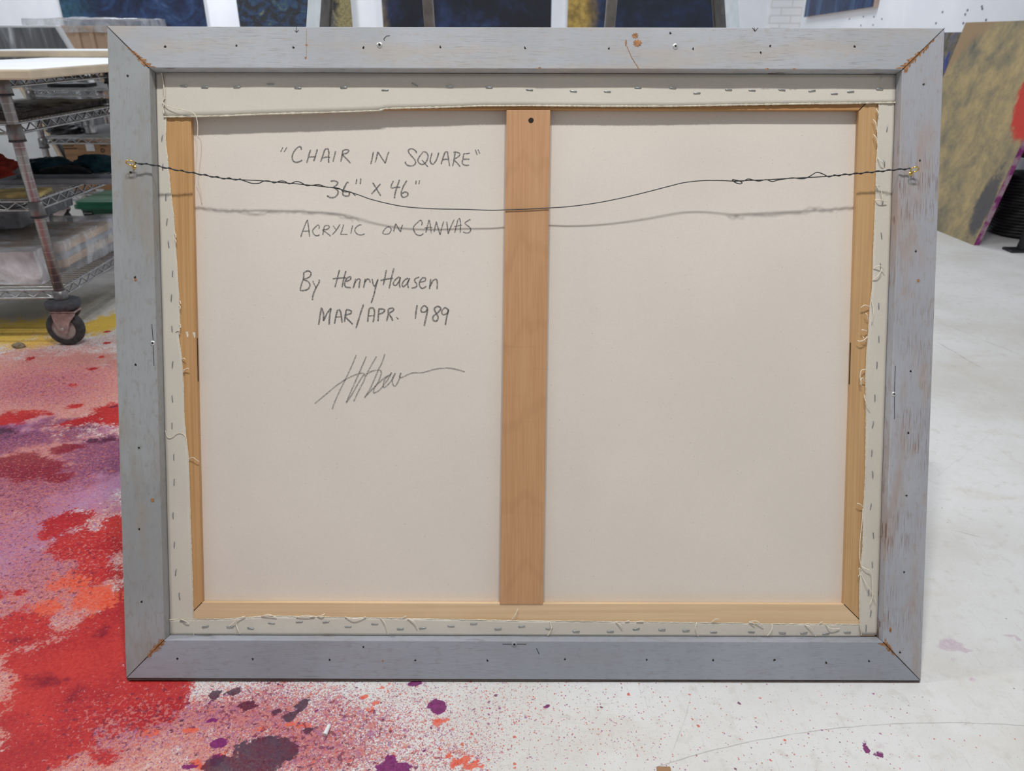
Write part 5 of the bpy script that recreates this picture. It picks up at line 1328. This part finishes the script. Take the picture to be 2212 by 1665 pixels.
# ---- behind the cart: cartons and wrapped canvases
t = NT('brown_cardboard')
n = t.noise(3, 4); c = t.mix(t.step(n, 0.3, 0.7), lin(150, 114, 84), lin(176, 136, 102))
t.bump(t.noise(1, 3, 0.5, t.mapped((300, 300, 4))), 0.1, 0.001)
M['card'] = t.fin(c, 0.8)
M['card_print'] = plain('dark_green_print', (0.06, 0.055, 0.025), 0.8)
M['label_white'] = plain('white_label', (0.72, 0.71, 0.74), 0.6, 0, 0.05)
def carton(Y, x0, x1, top_row, zb, depth, label):
    b0 = at_y(x0, top_row, Y); b1 = at_y(x1, top_row, Y); w_ = b1.x - b0.x
    root = empty('cardboard_box', (b0.x + w_ / 2, Y + depth / 2, zb), None); tag(root, label, 'box')
    mb = MB(); mb.box((-w_/2, -depth/2, 0), (w_/2, depth/2, b0.z - zb)); mb.build('carton', M['card'], root, 0.003, 1)
    def bp(px, py): q = at_y(px, py, Y); return q.x - root.location.x, q.z - zb
    return root, bp, -depth / 2
box, bp, fy = carton(4.14, 134, 262, 309, z4 + 0.002, 0.40, 'brown cardboard carton with green print and white labels, low on the farther cart')
mb = MB(); rnd = random.Random(4)
def strip_text(px, py, n, w_, h_):
    x_, z_ = bp(px, py)
    for k in range(n):
        ww = w_ * rnd.uniform(0.5, 1.2)
        mb.box((x_, fy - 0.0022, z_ - h_), (x_ + ww, fy - 0.0002, z_)); x_ += ww + w_ * 0.35
strip_text(137, 314, 11, 0.0045, 0.005); strip_text(138, 319.5, 13, 0.0045, 0.005); strip_text(216, 314, 7, 0.0045, 0.005)
x_, z_ = bp(222, 325); mb.lathe([(0.007, -0.0022), (0.011, -0.0022), (0.011, -0.0002), (0.007, -0.0002)], (x_, fy, z_), 'y', 20)
mb.build('printing', M['card_print'], box)
def paper(root, px0, py0, px1, py1):
    a_, b_ = bp(px0, py0), bp(px1, py1)
    mb = MB(); mb.box((a_[0], fy - 0.0026, b_[1]), (b_[0], fy - 0.0004, a_[1])); mb.build('paper_label', M['label_white'], root)
paper(box, 184, 309, 206, 326)
paper(box, 207, 408, 227, 419)
# grey wrapped canvas: right edge runs from (122,56) down through (217,210)
t = NT('grey_wrapped_face')
st = t.noise(1, 6, 0.65, t.mapped((16, 1, 2.2), (0, 0, 0), (0, 0.6, 0)), 0.5)
t.bump(st, 0.6, 0.008)
M['grey_wrap'] = t.fin(t.ramp(st, [(0.35, (0.085, 0.088, 0.095)), (0.52, (0.15, 0.155, 0.165)), (0.60, (0.24, 0.25, 0.27)), (0.70, (0.55, 0.57, 0.6))]), 0.28)
def sheared_panel(name, top_r, low_r, Y, width, mat_face, mat_edge, label, cat, th=0.05):
    """wrapped panel with a level top; its right edge runs through two photo points down to the floor"""
    A, B = at_y(*top_r, Y), at_y(*low_r, Y)
    d = (B - A).normalized()
    foot = A + d * (A.z / -d.z)
    root = empty(name, (foot.x, Y, 0)); tag(root, label, cat)
    h_ = A.z; sx = A.x - foot.x
    mb = MB(); mb.hexa([Vector((-width, 0.001, 0)), Vector((0, 0.001, 0)), Vector((0, th, 0)), Vector((-width, th, 0))],
                       [Vector((sx - width, 0.001, h_)), Vector((sx, 0.001, h_)), Vector((sx, th, h_)), Vector((sx - width, th, h_))])
    mb.build('wrapped_edge', mat_edge, root, 0.006, 2)
    mb = MB(); n1 = 16; vs = [(sx * j / n1 - width + (width - 0.012) * i / n1, -0.002 - 0.004 * abs(mnoise.noise(Vector((i * .5, j * .5, Y)))), (h_ - 0.012) * j / n1) for j in range(n1 + 1) for i in range(n1 + 1)]
    mb.add(vs, [(j*(n1+1)+i, j*(n1+1)+i+1, (j+1)*(n1+1)+i+1, (j+1)*(n1+1)+i) for j in range(n1) for i in range(n1)], 0, True)
    mb.build('face', mat_face, root)
    return root
M['wrap_white'] = plain('white_wrapped_board', (0.60, 0.61, 0.62), 0.5, 0, 0.1, 5, 0.2)

sheared_panel('wrapped_canvas', (122, 55), (217, 210), 4.97, 1.3, M['grey_wrap'], M['wrap_white'], 'large grey canvas in streaky plastic wrap standing behind the carts', 'canvas')
# two pale boards leaning with it, seen through the shelves
sheared_panel('pale_board', (45, 187), (140, 353), 4.88, 0.5, M['wrap_white'], M['board_edge'], 'pale board standing behind the farther cart, seen through the shelves', 'board', 0.03)
# tall carton stack draped with clear plastic
tY = 5.25
t0, t1 = at_y(150, 70, tY), at_y(300, 70, tY); tz = at_y(190, 74, tY).z
crt = empty('tall_carton', ((t0.x + t1.x) / 2 - 0.12, tY + 0.17, 0)); tag(crt, 'tall tan carton with vertical folds under clear plastic, behind the carts', 'carton')
wq = (t1.x - t0.x) / 2 + 0.12
M['tan_carton'] = plain('tan_carton', lin(186, 158, 132), 0.8, 0, 0.08, 6)
mb = MB(); mb.box((-wq, -0.15, 0), (wq, 0.17, tz + 0.05)); mb.build('carton', M['tan_carton'], crt, 0.006, 2)
for px in (167, 198, 232):
    x_ = at_y(px, 88, tY).x - crt.location.x
    mb = MB(); mb.hexa([Vector((x_ - 0.012, -0.168, 0)), Vector((x_ + 0.016, -0.168, 0)), Vector((x_ + 0.02, -0.1495, 0)), Vector((x_ - 0.02, -0.1495, 0))],
                      [Vector((x_ - 0.012, -0.168, tz + 0.04)), Vector((x_ + 0.016, -0.168, tz + 0.04)), Vector((x_ + 0.02, -0.1495, tz + 0.04)), Vector((x_ - 0.02, -0.1495, tz + 0.04))])
    mb.build('fold', M['tan_carton'], crt, 0.004, 1)
mb = MB(); slab(mb, (-wq - 0.04, -0.19, tz + 0.01), (wq + 0.03, 0.20, tz + 0.095), 30, 30, 0.012, 4, 11, True, 0.020)
mb.build('plastic_cover', M['plastic_clear'], crt)

# ---- crumbs on the floor
p = at_z(42, 750); lump('paint_crumb', p, (0.016, 0.014, 0.011), plain('grey_crumb', (0.22, 0.18, 0.12), 0.8), 'small grey lump of dried paint on the yellow stain', 'crumb', amp=0.5, seed=3, sub=3)
a, b = at_z(712, 1570), at_z(702, 1590)
stick = MB(); stick.tube([a + Vector((0, 0, 0.004)), b + Vector((0, 0, 0.003))], [0.0028, 0.0038], 10)
o = stick.build('plastic_stick', M['edge_white']); tag(o, 'short white plastic stick on the floor by the dark purple splash', 'stick')
p = at_z(1432, 1664); mb = MB(); mb.hexa([Vector((-0.010, -0.006, 0)), Vector((0.011, -0.007, 0)), Vector((0.012, 0.005, 0)), Vector((-0.009, 0.006, 0))], [Vector((-0.009, -0.005, 0.004)), Vector((0.010, -0.006, 0.005)), Vector((0.011, 0.004, 0.004)), Vector((-0.008, 0.005, 0.003))])
o = mb.build('wood_chip', M['card'], None, 0.001, 1); o.location = p; tag(o, 'tiny brown wood chip on the white floor at the bottom edge', 'chip')
